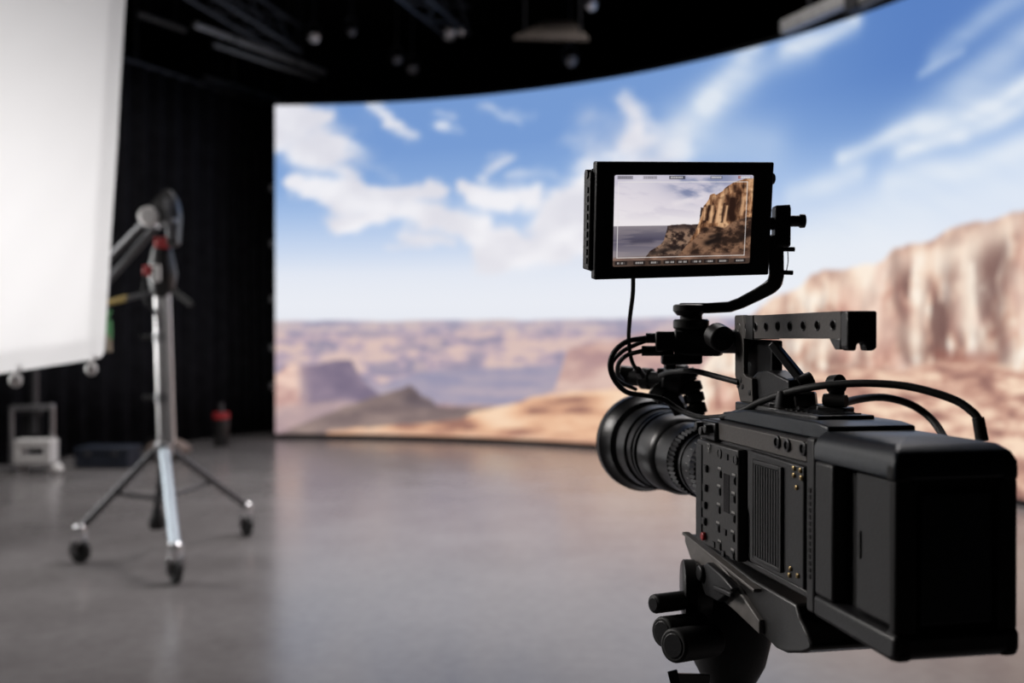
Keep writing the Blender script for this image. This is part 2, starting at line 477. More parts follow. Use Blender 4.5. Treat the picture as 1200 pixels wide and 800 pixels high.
    over(img, m * 0.8 * g, rgb(84, 74, 82))
    g = np.exp(-((A - (2.2288, 0.5146)[0]) / 0.25) ** 2 - ((Z - (2.2288, 0.5146)[1]) / 0.05) ** 2)
    over(img, m * 0.7 * g, rgb(96, 86, 96))
    # sunlit foreground rock
    top = profile(A, [(-1, -0.2), (0.6113, -0.0425), (0.7734, 0.1056), (1.3391, 0.1733), (1.8463, 0.2184), (2.3565, 0.2538), (2.7404, 0.3114), (2.9453, 0.4234), (3.3807, 0.5174), (3.8921, 0.6587), (4.4012, 0.7297), (5.0323, 0.7816), (6.0244, 0.856), (7.2212, 1.0147), (14, 0.95)]) + 0.04 * (n1.fbm(A * 5 + 2, A * 0, 4) - 0.5)
    m = sstep(-0.02, 0.025, top - Z)
    fold = n2.fbm(A * 1.3 + Z * 2.0, Z * 8 - A * 0.9, 4, .5)
    over(img, m, ramp(fold, [0.26, 0.36, 0.5, 0.7], [(160, 116, 102), (208, 158, 130), (234, 188, 154), (246, 214, 184)]))
    over(img, m * 0.45 * sstep(0.16, 0.05, Z), rgb(176, 128, 116))
    # the cliff that rises to the right
    prof = [(6.3892, 1.1949), (6.9864, 1.676), (7.2796, 1.9028), (7.6604, 1.9937), (7.8198, 2.1262), (8.3557, 2.1513), (8.7251, 2.2155), (8.8534, 2.3089), (9.2106, 2.3635), (9.5384, 2.4386), (9.9166, 2.4855), (10.396, 2.5347), (12.0, 2.75), (13.5, 2.9), (5.9019, 0.5582), (5.6554, -0.3039)]
    top = profile(A, prof) + 0.09 * (n1.fbm(A * 4.5, A * 0 + 7, 4) - 0.5)
    m = sstep(-0.025, 0.025, top - Z)
    dz = top - Z
    bend = A + 0.12 * (n2.fbm(A * 2, Z * 2, 3) - 0.5)
    colmn = n1.fbm(bend * 6.0, Z * 1.5 + 4, 4, .6)
    crack = n3.fbm(bend * 5.2 + 31, Z * 1.3, 4, .6)
    big = n2.fbm(bend * 2.6 + 11, Z * 3.2 + 3, 4, .6)
    base = ramp(np.clip(0.6 * colmn + 0.55 * big - 0.08, 0, 1), [0.34, 0.44, 0.53, 0.63], [(160, 114, 102), (218, 178, 156), (244, 222, 202), (255, 247, 234)])
    over(img, m, base)
    rose = sstep(0.52, 0.68, n3.fbm(A * 1.8 + 3, Z * 1.8 + 1, 4))
    over(img, 0.42 * m * rose, rgb(206, 142, 126))
    tall = sstep((8.5741, 1.5807)[0], (9.0016, 1.5759)[0], A)
    dark = sstep(0.49, 0.60, crack) * sstep(0.0, 0.35, dz)
    over(img, m * dark * (0.30 + 0.52 * tall), rgb(112, 80, 74))
    for x0, y0, y1, w, k in ((1060, 300, 420, .09, .7), (1108, 290, 400, .10, .55), (1170, 290, 430, .13, .65), (1148, 300, 410, .06, .3), (1086, 320, 420, .05, .5)):
        p, q = (0, 0), (0, 0)
        if x0 == 1060: p, q = (8.8746, 2.2564), (9.0646, 1.2414)
        if x0 == 1108: p, q = (9.5384, 2.2871), (9.5181, 1.5299)
        if x0 == 1170: p, q = (10.1301, 2.2372), (10.1301, 1.1876)
        if x0 == 1148: p, q = (9.6991, 2.1168), (9.8774, 1.3345)
        if x0 == 1086: p, q = (9.2727, 1.9818), (9.252, 1.2041)
        over(img, m * np.clip(stroke(A + 0.25 * (n1.fbm(A * 3, Z * 3, 4) - 0.5), Z, p, q, w, k), 0, 1), rgb(112, 80, 74))
    for p, q, w, k in (((9.7389, 2.1922), (9.7588, 1.6059), .16, .75), ((9.2106, 1.9849), (9.1274, 1.4085), .10, .6), ((10.349, 1.9989), (10.396, 1.7048), .14, .6), ((8.3557, 2.027), (8.7894, 1.4928), .25, .45), ((7.9103, 1.404), (8.4653, 1.406), .2, .5), ((9.4164, 2.2165), (10.3018, 2.4285), .12, .5)):
        over(img, m * np.clip(stroke(A, Z + 0.2 * (n2.fbm(A * 3, Z * 3, 3) - 0.5), p, q, w, k), 0, 1), rgb(252, 236, 218))
    cap = sstep(0.45, 0.1, dz) * m
    over(img, 0.42 * cap, rgb(244, 222, 202))
    # scree below the cliff
    top = profile(A, [(6.7492, 0.7015), (7.5687, 1.0253), (8.3557, 1.1571), (9.0016, 1.1395), (9.4164, 1.2483), (9.9166, 1.2276), (10.396, 1.1806), (14, 1.35), (6.0244, 0.3558), (5.7789, -0.5038)]) + 0.08 * (n2.fbm(A * 3, A * 0 + 4, 4) - 0.5)
    m2 = sstep(-0.05, 0.05, top - Z)
    t = n1.fbm(A * 3.2, Z * 13 + 9, 5, .6)
    over(img, m2, ramp(t, [0.3, 0.44, 0.55, 0.68], [(150, 108, 98), (194, 148, 130), (220, 180, 158), (246, 218, 192)]))
    over(img, 0.6 * np.clip(stroke(A, Z, (9.4164, 1.2806), (10.0627, 1.2612), .07, 1), 0, 1), rgb(150, 90, 76))
    return img

def build_wall():
    nx, nz = 520, 190
    me = bpy.data.meshes.new('screen_surface')
    aa, zz = np.linspace(A0, A1, nx), np.linspace(Z0, Z1, nz)
    A, Z = np.meshgrid(aa, zz)
    th = A / R
    V = np.stack([CX + R * np.sin(th), CY + R * np.cos(th), Z], -1).reshape(-1, 3)
    me.from_pydata(V.tolist(), [], grid_faces(nx, nz))
    picture(me, paint_wall(nx, nz))
    me.materials.append(picture_mat('led_picture', 1.0))
    me.shade_smooth()
    t = thing('led_wall', 'huge curved led wall showing a desert canyon under blue sky', 'screen', (0, 0, 0))
    s = bpy.data.objects.new('screen_surface', me)
    COL.objects.link(s)
    s.parent = t
    def sheet(a0, a1, r0, r1, z0, z1, n):
        mb = MB()
        vs, fs = [], []
        for i in range(n + 1):
            a = a0 + (a1 - a0) * i / n
            vs += [on_wall(a, z0, r0), on_wall(a, z1, r0), on_wall(a, z1, r1), on_wall(a, z0, r1)]
        for i in range(n):
            b = 4 * i
            for k in range(4):
                fs.append((b + k, b + (k + 1) % 4, b + 4 + (k + 1) % 4, b + 4 + k))
        fs += [(0, 1, 2, 3), (4 * n + 3, 4 * n + 2, 4 * n + 1, 4 * n)]
        return mb.add(vs, fs)
    obj('cabinet_back', sheet(A0 - 0.01, A1 + 0.01, R + 0.012, R + 0.14, 0.07, Z1 + 0.005, 80), M['edge'], t)
    obj('plinth', sheet(A0 - 0.02, A1 + 0.02, R - 0.015, R + 0.16, 0.0, Z0 - 0.003, 80), M['edge'], t)
    obj('top_trim', sheet(A0 - 0.01, A1 + 0.01, R - 0.005, R + 0.15, Z1 + 0.006, Z1 + 0.05, 80), M['edge'], t)
    lm = MB().box(-0.03, 0.03, -0.05, 0.03, -0.045, 0.045).mesh('latch', M['steel'])
    for z in (0.75, 1.3, 2.0, 2.8, 3.6):
        p = on_wall(A0 - 0.055, z, R + 0.08)
        piece('latch', lm, p, t)
build_wall()

# ------------------------------------------------------------------ black curtain
def curtain():
    path = [(-8.6, 8.0), (-7.0, 9.6), (-5.75, 11.3), (-4.9, 13.0), (-4.1, 14.7), (-3.5, 15.6), (-2.4, 16.2)]
    pts = []
    for i in range(len(path) - 1):
        for k in range(60):
            t = k / 60
            pts.append(Vector(path[i]).lerp(Vector(path[i + 1]), t))
    vs, fs = [], []
    zs = (0.02, 1.2, 2.6, 4.0, 5.0)
    for i, p in enumerate(pts):
        d = (pts[min(i + 1, len(pts) - 1)] - pts[max(0, i - 1)]).normalized()
        n = Vector((d.y, -d.x))
        for z in zs:
            amp = 0.07 * (1.0 + 0.25 * math.sin(z * 1.7 + i * 0.05))
            off = n * (amp * math.sin(i * 2 * math.pi / 10 + 0.5 * math.sin(i * 0.13)))
            vs.append((p.x + off.x, p.y + off.y, z))
    k = len(zs)
    for i in range(len(pts) - 1):
        for j in range(k - 1):
            fs.append((i * k + j, (i + 1) * k + j, (i + 1) * k + j + 1, i * k + j + 1))
    o = thing('stage_curtain', 'tall black pleated curtain hanging left of the led wall', 'curtain', (-5.0, 12.8, 0))
    c = obj('drape', MB().add(vs, fs), M['drape'], o)
    sm = c.modifiers.new('thickness', 'SOLIDIFY')
    sm.thickness = 0.006
    rail = MB()
    rail.tube([(x, y, 5.03) for x, y in path], 0.03, 8, 6)
    obj('curtain_rail', rail, M['pipe'], o)
    hang = MB().cyl((0, 0, 0), (0, 0, 1.86), 0.012, n=8).mesh('hanger', M['pipe'])
    for x, y in path[1:-1]:
        piece('hanger', hang, (x, y, 5.05), o)
curtain()

# ------------------------------------------------------------------ overhead grid
def batten(label, p0, p1, r, m, group='lighting battens on the dark ceiling'):
    mid = (Vector(p0) + Vector(p1)) / 2
    t = thing('ceiling_batten', label, 'pipe', tuple(p0), group=group)
    obj('pipe', MB().cyl(p0, p1, r, n=14), M[m], t)
    hm = MB().cyl((0, 0, 0), (0, 0, 6.9 - p0[2] - r), 0.012, n=8).mesh('hanger', M['pipe'])
    for f in (0.2, 0.8):
        q = Vector(p0).lerp(Vector(p1), f)
        piece('hanger', hm, (q.x, q.y, q.z + r * 0.9), t)
    return t
batten('long pale batten pipe crossing above the left of the led wall', (-4.115, 12.91, 5.5), (-2.875, 15.25, 5.5), 0.045, 'palepipe')
batten('thinner grey pipe slung just under the long pale batten', (-3.93, 13.1, 5.3), (-2.92, 14.83, 5.3), 0.035, 'midpipe')
batten('low pale pipe nearest the top left corner of the led wall', (-4.71, 15.24, 5.42), (-3.87, 16.73, 5.42), 0.045, 'palepipe')
batten('short grey pipe high up beside the white cloth', (-5.09, 13.55, 5.85), (-4.69, 14.3, 5.85), 0.045, 'midpipe')
batten('dark pipe running along the ceiling above the black curtain', (-6.2, 13.0, 5.25), (-3.6, 16.6, 5.25), 0.045, 'pipe')
batten('dark pipe high over the middle of the led wall', (0.5, 9.0, 5.75), (1.0, 12.0, 5.75), 0.045, 'pipe')

def truss(label, p0, p1, w, m):
    t = thing('lighting_truss', label, 'truss', tuple(p0), group='box trusses under the ceiling')
    p0, p1 = Vector(p0), Vector(p1)
    d = (p1 - p0).normalized()
    s = d.cross(Vector((0, 0, 1))).normalized() * (w / 2)
    u = Vector((0, 0, w / 2))
    cor = [s + u, s - u, -s - u, -s + u]
    for c in cor:
        obj('chord', MB().cyl(p0 + c, p1 + c, 0.026, n=10), M[m], t)
    n = int((p1 - p0).length / (w * 1.1))
    L = (p1 - p0).length / n
    for face in range(4):
        a, b = cor[face], cor[(face + 1) % 4]
        for i in range(n):
            q0, q1 = p0 + d * (L * i), p0 + d * (L * (i + 1))
            if i % 2: a2, b2 = b, a
            else: a2, b2 = a, b
            obj('brace', MB().cyl(q0 + a2, q1 + b2, 0.011, n=6), M[m], t)
    for f in (0.15, 0.85):
        q = p0.lerp(p1, f)
        obj('hanger', MB().cyl((q.x, q.y, q.z + w / 2 - 0.01), (q.x, q.y, 6.9), 0.014, n=8), M['pipe'], t)
    return t
truss('dark box truss slanting across the ceiling toward the lamp cluster', (-2.0, 9.6, 5.75), (-0.75, 13.6, 5.75), 0.34, 'pipe')
truss('dark box truss along the ceiling nearest the white cloth', (-4.2, 9.5, 5.6), (-3.1, 13.9, 5.6), 0.34, 'pipe')
truss('dark box truss spanning above the middle of the led wall', (-0.2, 9.6, 5.8), (2.6, 10.6, 5.8), 0.34, 'pipe')

def spot(label, p, r=0.07, yaw=0.4, m='lamphead'):
    t = thing('stage_lamp', label, 'lamp', p, group='stage lamps in the grid')
    b = Vector(p)
    d = Vector((math.sin(yaw) * 0.5, -0.7, -0.55)).normalized()
    obj('lamp_body', MB().lathe(b - d * 0.16, d, [(0, r * 0.6), (0.03, r * 0.95), (0.2, r), (0.22, r * 1.1)], 16), M['satin'], t)
    obj('lens', MB().lathe(b + d * 0.062, d, [(0, r * 0.9), (0.012, r * 0.5)], 16), M[m], t)
    yk = MB()
    yk.tube([b + Vector((-r * 1.2, 0, 0)), b + Vector((-r * 1.2, 0, 0.13)), b + Vector((0, 0, 0.18)), b + Vector((r * 1.2, 0, 0.13)), b + Vector((r * 1.2, 0, 0))], 0.01, 6, 4)
    yk.cyl(b + Vector((0, 0, 0.17)), (p[0], p[1], 6.9), 0.011, n=8)
    obj('yoke', yk, M['pipe'], t)
spot('small lamp with a bright glint above the left part of the led wall', (-2.7037, 13.6, 5.5521), 0.075)
spot('lamp with a wide bright face at the end of the dark truss', (-0.8877, 14, 5.7208), 0.09)
spot('second lamp pressed against the truss end lamp on its right', (-0.7129, 14.1, 5.7875), 0.07, 0.1)
spot('dim lamp hanging left of a second dim lamp over the wall', (-1.6195, 14, 5.3609), 0.06, 0.4, 'dimglass')
spot('dim lamp hanging lowest over the left half of the wall', (-1.4136, 14.1, 5.2559), 0.065, 0.4, 'dimglass')
spot('lamp high in the grid right of the brown ceiling board', (0.9618, 12.2, 5.5271), 0.07)
spot('dim lamp under the ceiling board on its lower right', (0.7342, 12.6, 4.959), 0.07, 0.6, 'dimglass')
spot('lamp high in the grid beside the long pale batten', (-2.0943, 13, 5.4491), 0.05, 0.4, 'dimglass')

t = thing('ceiling_board', 'flat brown board hung under the dark ceiling above the wall', 'board', (0.4627, 12, 5.1004))
obj('board', MB().add([(0.0192, 11.2, 4.7898), (0.8638, 11.2, 4.7707), (0.7465, 12.1, 5.2552), (0.4147, 12.1, 5.2552),
                       tuple(Vector((0.0192, 11.2, 4.7898)) + Vector((0, 0, .04))), tuple(Vector((0.8638, 11.2, 4.7707)) + Vector((0, 0, .04))), tuple(Vector((0.7465, 12.1, 5.2552)) + Vector((0, 0, .04))), tuple(Vector((0.4147, 12.1, 5.2552)) + Vector((0, 0, .04)))],
                      [(0, 1, 2, 3), (7, 6, 5, 4), (0, 4, 5, 1), (1, 5, 6, 2), (2, 6, 7, 3), (3, 7, 4, 0)]), M['tile'], t)
for q in ((0.1459, 11.35, 4.8638), (0.7781, 11.35, 4.854)):
    obj('hanger', MB().cyl((q[0], q[1], q[2] + 0.02), (q[0], q[1], 6.9), 0.01, n=8), M['pipe'], t)

t = thing('ceiling_duct', 'pale sheet metal duct above the right end of the led wall', 'duct', (3.054, 9.9, 4.6482))
obj('duct', MB().obox((2.8067, 10.3, 4.645), (3.2195, 9.3, 4.6456), 0.10, 0.13), M['palepipe'], t, 0.01)
obj('end_block', MB().obox((3.1808, 9.35, 4.5827), (3.2303, 9.15, 4.5784), 0.16, 0.20), M['deep'], t, 0.01)
obj('end_pipe', MB().cyl((3.2147, 9.15, 4.5235), (3.344, 8.75, 4.5166), 0.05, n=14), M['midpipe'], t)
for q in ((2.9671, 9.95, 4.6558), (3.2022, 9.25, 4.5967)):
    obj('hanger', MB().cyl((q[0], q[1], q[2]), (q[0], q[1], 6.9), 0.012, n=8), M['pipe'], t)

# ------------------------------------------------------------------ white diffusion cloth
def cloth_mat():
    m = bpy.data.materials.new('white_diffusion_cloth')
    m.use_nodes = True
    nt = m.node_tree
    nt.nodes.remove(nt.nodes['Principled BSDF'])
    out = nt.nodes['Material Output']
    d = nt.nodes.new('ShaderNodeBsdfDiffuse'); d.inputs[0].default_value = (0.86, 0.85, 0.85, 1)
    tr = nt.nodes.new('ShaderNodeBsdfTranslucent'); tr.inputs[0].default_value = (0.86, 0.85, 0.85, 1)
    mx = nt.nodes.new('ShaderNodeMixShader'); mx.inputs[0].default_value = 0.55
    tc = nt.nodes.new('ShaderNodeTexCoord')
    w = nt.nodes.new('ShaderNodeTexNoise'); w.inputs['Scale'].default_value = 90
    b = nt.nodes.new('ShaderNodeBump'); b.inputs['Strength'].default_value = 0.05
    nt.links.new(tc.outputs['Object'], w.inputs['Vector']); nt.links.new(w.outputs['Fac'], b.inputs['Height'])
    nt.links.new(b.outputs['Normal'], d.inputs['Normal']); nt.links.new(b.outputs['Normal'], tr.inputs['Normal'])
    nt.links.new(d.outputs[0], mx.inputs[1]); nt.links.new(tr.outputs[0], mx.inputs[2]); nt.links.new(mx.outputs[0], out.inputs[0])
    return m
def diffusion():
    BR = Vector((-2.3806, 5.8, 1.3307)); BL0 = Vector((-2.7249, 5.3, 1.257)); TR = Vector((-2.3626, 6.1, 3.5356))
    right = (BR - BL0).normalized()
    up = (TR - BR).normalized()
    W_, H_ = 2.9, 3.2
    nrm = right.cross(up).normalized()               # faces the viewer or away, sign checked below
    if nrm.y > 0: nrm = -nrm
    nx, nz = 110, 110
    n = Noise(5)
    vs = []
    for j in range(nz):
        for i in range(nx):
            u, v = i / (nx - 1), j / (nz - 1)
            rr = 0.05                                 # rounded lower right corner
            x = -W_ + W_ * u
            z = H_ * v
            if x > -rr and z < rr:
                dx, dz = x + rr, rr - z
                l = max(dx, dz) / max(1e-6, math.hypot(dx, dz)) if max(dx, dz) > 0 else 1
                x = -rr + dx * l
                z = rr - dz * l
            s = 1.1 * x - 0.62 * z                    # diagonal creases fan from the upper right
            cre = 0.0032 * math.sin(s * 21 + 2.5 * math.sin(z * 1.9) + 1.5 * math.sin(x * 7)) * math.exp(-((x + 0.45 + 0.1 * z) / 0.42) ** 2)
            sag = 0.02 * math.sin(u * 9) * (1 - v) ** 2 + 0.012 * (float(n.fbm(np.array(u * 6), np.array(v * 5), 3)) - 0.5)
            vs.append(BR + right * x + up * z + nrm * (cre + sag))
    t = thing('diffusion_panel', 'large white diffusion cloth on a hanging frame at the left', 'diffusion panel', tuple(BR))
    c = obj('cloth', MB().add(vs, grid_faces(nx, nz)), cloth_mat(), t)
    fr = MB()
    back = -nrm * 0.25
    a, b, cc, d = BR + back + right * -0.10 + up * 0.10, BR + back - right * (W_ - .05) + up * 0.10, BR + back - right * (W_ - .05) + up * (H_ - .05), BR + back - right * 0.10 + up * (H_ - .05)
    for p, q in ((a, b), (b, cc), (cc, d), (d, a)):
        fr.cyl(p, q, 0.016, n=10)
    obj('frame_tube', fr, M['white'], t)
    for f in (0.12, 0.45, 0.8):
        e0 = BR - right * 0.01 + up * (H_ * f)
        obj('elastic_tie', MB().cyl(e0, BR + back - right * 0.10 + up * (H_ * f), 0.003, n=6), M['white'], t)
        e1 = BR - right * (W_ * f) + up * 0.01
        obj('elastic_tie', MB().cyl(e1, BR + back - right * (W_ * f) + up * 0.10, 0.003, n=6), M['white'], t)
    hg = MB()
    for p in (cc, d):
        hg.cyl(p, (p.x, p.y, 6.9), 0.006, n=6)
    obj('hanging_line', hg, M['pipe'], t)
    for px in ((-2.4291, 5.75, 1.2775), (-2.6831, 5.38, 1.2287)):
        k = MB()
        p = Vector(px)
        k.cyl(p + Vector((0, 0, 0.0)), p + Vector((0, 0.005, 0.075)), 0.012, n=8)
        k.ball(tuple(p + Vector((0, 0, -0.01))), 0.034, 12, (1, 1, 1.15))
        obj('tie_ball', k, M['white'], t, label='white ball on an elastic tie')
    p = Vector((-2.3832, 5.88, 1.5004))
    obj('spring_clip', MB().obox(p + Vector((0, 0, .05)), p + Vector((0.004, 0, -.06)), 0.03, 0.03).obox(p + Vector((-.02, 0, .045)), p + Vector((.012, 0, .11)), 0.02, 0.018), M['green'], t, 0.005, 'green plastic clip')
    p = Vector((-2.3832, 5.88, 1.4147))
    obj('strap_end', MB().obox(p + Vector((0, 0, .05)), p + Vector((0.004, 0, -.05)), 0.04, 0.02), M['tan'], t, 0.004, 'tan strap end')
diffusion()

# ------------------------------------------------------------------ rolling stand with arm
def roller_stand():
    cx, cy = -2.31, 6.6
    t = thing('roller_stand', 'chrome rolling light stand with black grip head and three castors', 'light stand', (cx, cy, 0))
    top = Vector((-2.3357, 6.6, 1.7724))
    bot = Vector((cx, cy, 0.70))
    obj('column', MB().cyl(bot, top, 0.038, n=18), M['brushed'], t)
    o = Vector((0.054, -0.01, 0))
    obj('riser_tube', MB().cyl(bot + o + Vector((0, 0, .05)), top + o * 0.9 - Vector((0, 0, .03)), 0.026, n=14), M['brushed'], t)
    low = Vector((-2.3527, 6.6, 0.2906))
    obj('lower_column', MB().cyl(bot, low, 0.026, n=14), M['darksteel'], t)
    obj('column_foot', MB().lathe(low - Vector((0, 0, .11)), (0, 0, 1), [(0, .05), (.05, .056), (.09, .04), (.14, .028)], 16), M['rubber'], t, label='black foot under the column')
    obj('collar', MB().lathe(bot - Vector((0, 0, .05)), (0, 0, 1), [(0, .05), (.02, .062), (.09, .062), (.11, .045)], 18), M['steel'], t)
    for z in (1.05, 1.45):
        q = bot.lerp(top, (z - bot.z) / (top.z - bot.z))
        c = obj('lock_collar', MB().lathe(q - Vector((0, 0, .03)), (0, 0, 1), [(0, .046), (.06, .046)], 18), M['steel'], t)
        obj('lock_knob', MB().cyl(q + Vector((-.03, -.02, 0)), q + Vector((-.12, -.03, 0)), 0.014, n=10), M['rubber'], c)
    feet = [(-1.985, 5.86, 'leg_alloy'), (-1.94, 7.27, 'darksteel'), (-2.78, 6.40, 'darksteel')]
    for x, y, m in feet:
        h = Vector((cx, cy, 0.70)) + (Vector((x, y, 0)) - Vector((cx, cy, 0))).normalized() * 0.055
        e = Vector((x, y, 0.215))
        lg = obj('leg', MB().cyl(h, e, 0.033 if m == 'leg_alloy' else 0.024, n=14), M[m], t)
        mid = h.lerp(e, 0.55)
        obj('brace', MB().cyl(mid, low.lerp(bot, 0.22), 0.014, n=10), M['darksteel'], lg)
        obj('socket', MB().lathe((x, y, 0.125), (0, 0, 1), [(0, .03), (.03, .042), (.11, .042), (.12, .03)], 14), M['chrome'], lg)
        w = MB()
        d = Vector((0.35, 0.94, 0)) if x < -2.5 else Vector((0.75, 0.65, 0))
        w.lathe(Vector((x, y, 0.076)) - d.normalized() * 0.021, d, [(0, .058), (.006, .076), (.036, .076), (.042, .058)], 22)
        cs_ = obj('castor_wheel', w, M['rubber'], lg)
        fk = MB()
        for sg in (-1, 1):
            c = Vector((x, y, 0.10)) + d.normalized() * (0.030 * sg)
            fk.obox(c - Vector((0, 0, .04)), c + Vector((0, 0, .05)), 0.008, 0.05, tuple(d))
        fk.obox(Vector((x, y, .148)) - d.normalized() * .034, Vector((x, y, .148)) + d.normalized() * .034, .05, .012)
        obj('castor_fork', fk, M['steel'], lg)
    # head
    hd = MB()
    b = Vector((-2.3188, 6.6, 1.7724))
    hd.lathe(b - Vector((0, 0, .06)), (0, 0, 1), [(0, .045), (.05, .075), (.16, .095), (.26, .075), (.33, .06)], 18)
    head = obj('grip_head', hd, M['satin'], t)
    obj('red_knob', MB().cyl((-2.3441, 6.56, 2.0683), (-2.2597, 6.56, 2.074), 0.04, n=14), M['redgrip'], head, 0.008, 'red knob')
    obj('red_knob', MB().cyl((-2.408, 6.52, 1.8858), (-2.3577, 6.52, 1.8858), 0.036, n=14), M['redgrip'], head, 0.008, 'red knob')
    obj('white_plate', MB().obox((-2.3135, 6.49, 1.8115), (-2.3135, 6.49, 1.9227), 0.045, 0.03, (0, 1, 0)), M['white'], head, 0.01, 'white plate')
    obj('clamp_jaw', MB().prism([(-2.3573, 2.1965), (-2.4022, 2.2863), (-2.29, 2.4098), (-2.2507, 2.421), (-2.2058, 2.3536), (-2.1889, 2.2526), (-2.2002, 2.0618), (-2.2563, 2.0393), (-2.2731, 2.1965)], 6.52, 6.62, 1), M['satin'], head, 0.012)
    obj('clamp_jaw', MB().prism([(-2.2675, 2.3649), (-2.2226, 2.3424), (-2.2114, 2.0955), (-2.2451, 2.0842), (-2.2563, 2.2302)], 6.48, 6.53, 1), M['darksteel'], head, 0.008)
    obj('jaw_bolt', MB().cyl((-2.2836, 6.5, 2.1908), (-2.1945, 6.5, 2.2131), 0.016, n=10), M['steel'], head)
    obj('pivot_disc', MB().lathe((-2.3672, 6.5, 2.2353), (0.1, -1, 0.05), [(0, .064), (.03, .064), (.045, .05)], 20), M['white'], head, label='white round pivot disc')
    obj('locking_handle', MB().cyl((-2.2282, 6.55, 1.7587), (-2.0943, 6.5, 1.6617), 0.018, n=10), M['rubber'], head)
    # arms that run behind the cloth
    for p, q in (((-2.4432, 6.6, 2.2022), (-3.0471, 7, 1.7799)), ((-2.3741, 6.66, 2.1976), (-3.0689, 7.05, 1.6192))):
        obj('boom_arm', MB().cyl(p, q, 0.026, n=12), M['darksteel'], t)
    obj('safety_rod', MB().cyl((-2.3866, 6.6, 1.7497), (-2.5757, 6.65, 1.7064), 0.016, n=8), M['darksteel'], t)
    obj('rod_end', MB().cyl((-2.5643, 6.65, 1.7121), (-2.7558, 6.7, 1.6739), 0.019, n=8), M['yellow'], t, label='yellow taped rod end')
    obj('head_cable', MB().tube([(-2.3839, 6.5, 1.8566), (-2.3988, 6.48, 1.7665), (-2.3766, 6.48, 1.6721), (-2.3282, 6.5, 1.6171), (-2.3166, 6.53, 1.506)], 0.010, 8, 6), M['rubber'], t)
roller_stand()

# ------------------------------------------------------------------ things on the floor by the curtain
def bar_loop(mb, pts, r, n=10):
    for i in range(len(pts)):
        a, b = Vector(pts[i]), Vector(pts[(i + 1) % len(pts)])
        mb.cyl(a, b, r, n=n)
        mb.ball(tuple(a), r * 1.02, 10)
    return mb
t = thing('equipment_cart', 'small grey framed cart with a white box, at the far left', 'cart', (-5.35, 10.75, 0))
Yc = 10.75
obj('handle_frame', bar_loop(MB(), [(-5.4072, 10.75, 0.6854), (-4.9651, 10.75, 0.7039), (-4.9651, 10.75, 0.1327), (-5.4072, 10.75, 0.1143)], 0.028), M['steel'], t)
fr = MB()
x0, x1 = (-5.2955, 10.6, 5.0378)[0], (-4.8958, 10.6, 5.0378)[0]
za, zb = (-5.4499, 10.6, 0.1057)[2], (-5.4499, 10.6, 0.36)[2]
fr.box(x0, x1, 10.55, 10.75, za, za + 0.09).box(x0, x1, 10.55, 10.75, zb - 0.09, zb).box(x0, x0 + 0.08, 10.55, 10.75, za + .09, zb - .09).box(x1 - 0.08, x1, 10.55, 10.75, za + .09, zb - .09)
obj('box_frame', fr, M['white'], t, 0.008, 'white box with a dark slot')
for x in (x0 + .04, x1 - .04):
    for y in (10.58, 10.72):
        obj('foot', MB().lathe((x, y, 0), (0, 0, 1), [(0, .03), (za + .01, .022)], 10), M['steel'], t)
obj('mast', MB().cyl((-5.1825, 10.8, 0.4042), (-5.1825, 10.8, 1.4037), 0.045, n=12), M['darksteel'], t)
obj('crossbar', MB().obox((-5.3121, 10.8, 0.6449), (-5.1085, 10.8, 0.6449), 0.06, 0.06), M['darksteel'], t)
obj('panel', MB().obox((-5.2103, 10.8, 0.3117), (-5.2103, 10.8, 0.6634), 0.2, 0.03, (0, 1, 0)), M['deep'], t)
p = (-4.80, 10.5, 0.062)
tag(obj('round_weight', MB().ball(p, 0.062, 14), M['white']), 'small white ball on the floor right of the grey cart', 'ball')
def fbox(name, label, cat, x0, x1, y0, y1, h, m, extra=None, yaw=0.0):
    t = thing(name, label, cat, ((x0 + x1) / 2, (y0 + y1) / 2, 0))
    obj('body', MB().box(x0, x1, y0, y1, 0.0, h * 0.72), M[m], t, 0.02)
    obj('lid', MB().box(x0 - 0.006, x1 + 0.006, y0 - 0.006, y1 + 0.006, h * 0.73, h), M[m], t, 0.015)
    for x in (x0 + (x1 - x0) * .25, x0 + (x1 - x0) * .75):
        obj('latch', MB().box(x - .03, x + .03, y0 - .02, y0 + .01, h * .62, h * .84), M['darksteel'], t, 0.004)
    return t
fbox('storage_case', 'long low navy blue case lying at the curtain foot', 'case', -4.82, -4.22, 10.95, 11.35, 0.235, 'navy')
t = thing('canvas_bag', 'grey brown canvas bundle right of the navy case', 'bag', (-4.05, 11.7, 0))
n_ = Noise(21)
mb = MB().ball((-4.06, 11.75, 0.125), 0.125, 24, (2.2, 1.4, 1.0))
mb.v = [(x, y, max(0.0, z + 0.05 * (float(n_.fbm(np.array(x * 7), np.array(y * 7 + z * 9), 3)) - 0.5))) for x, y, z in mb.v]
obj('bundle', mb, M['canvas'], t)
obj('strap', MB().tube([(-4.28, 11.58, .13), (-4.2, 11.55, .26), (-4.0, 11.55, .28), (-3.86, 11.58, .14)], 0.014, 8, 6), M['rubber'], t)
t = thing('fire_extinguisher', 'dark cylinder with a red band standing before the black curtain', 'extinguisher', (-3.8571, 13.2, 0.0361))
bx = (-3.8571, 13.2, 0.0361)
bx = (bx[0], bx[1], 0.0)
BASE[t.name] = bx; t.location = bx
obj('tank', MB().lathe(bx, (0, 0, 1), [(0, .09), (.02, .10), (.36, .10), (.42, .08)], 20), M['satin'], t)
obj('band', MB().lathe((bx[0], bx[1], .375), (0, 0, 1), [(0, .106), (.075, .106)], 20), M['redgrip'], t, label='red band')
obj('neck', MB().lathe((bx[0], bx[1], .42), (0, 0, 1), [(0, .05), (.06, .035), (.16, .03)], 14), M['darksteel'], t)

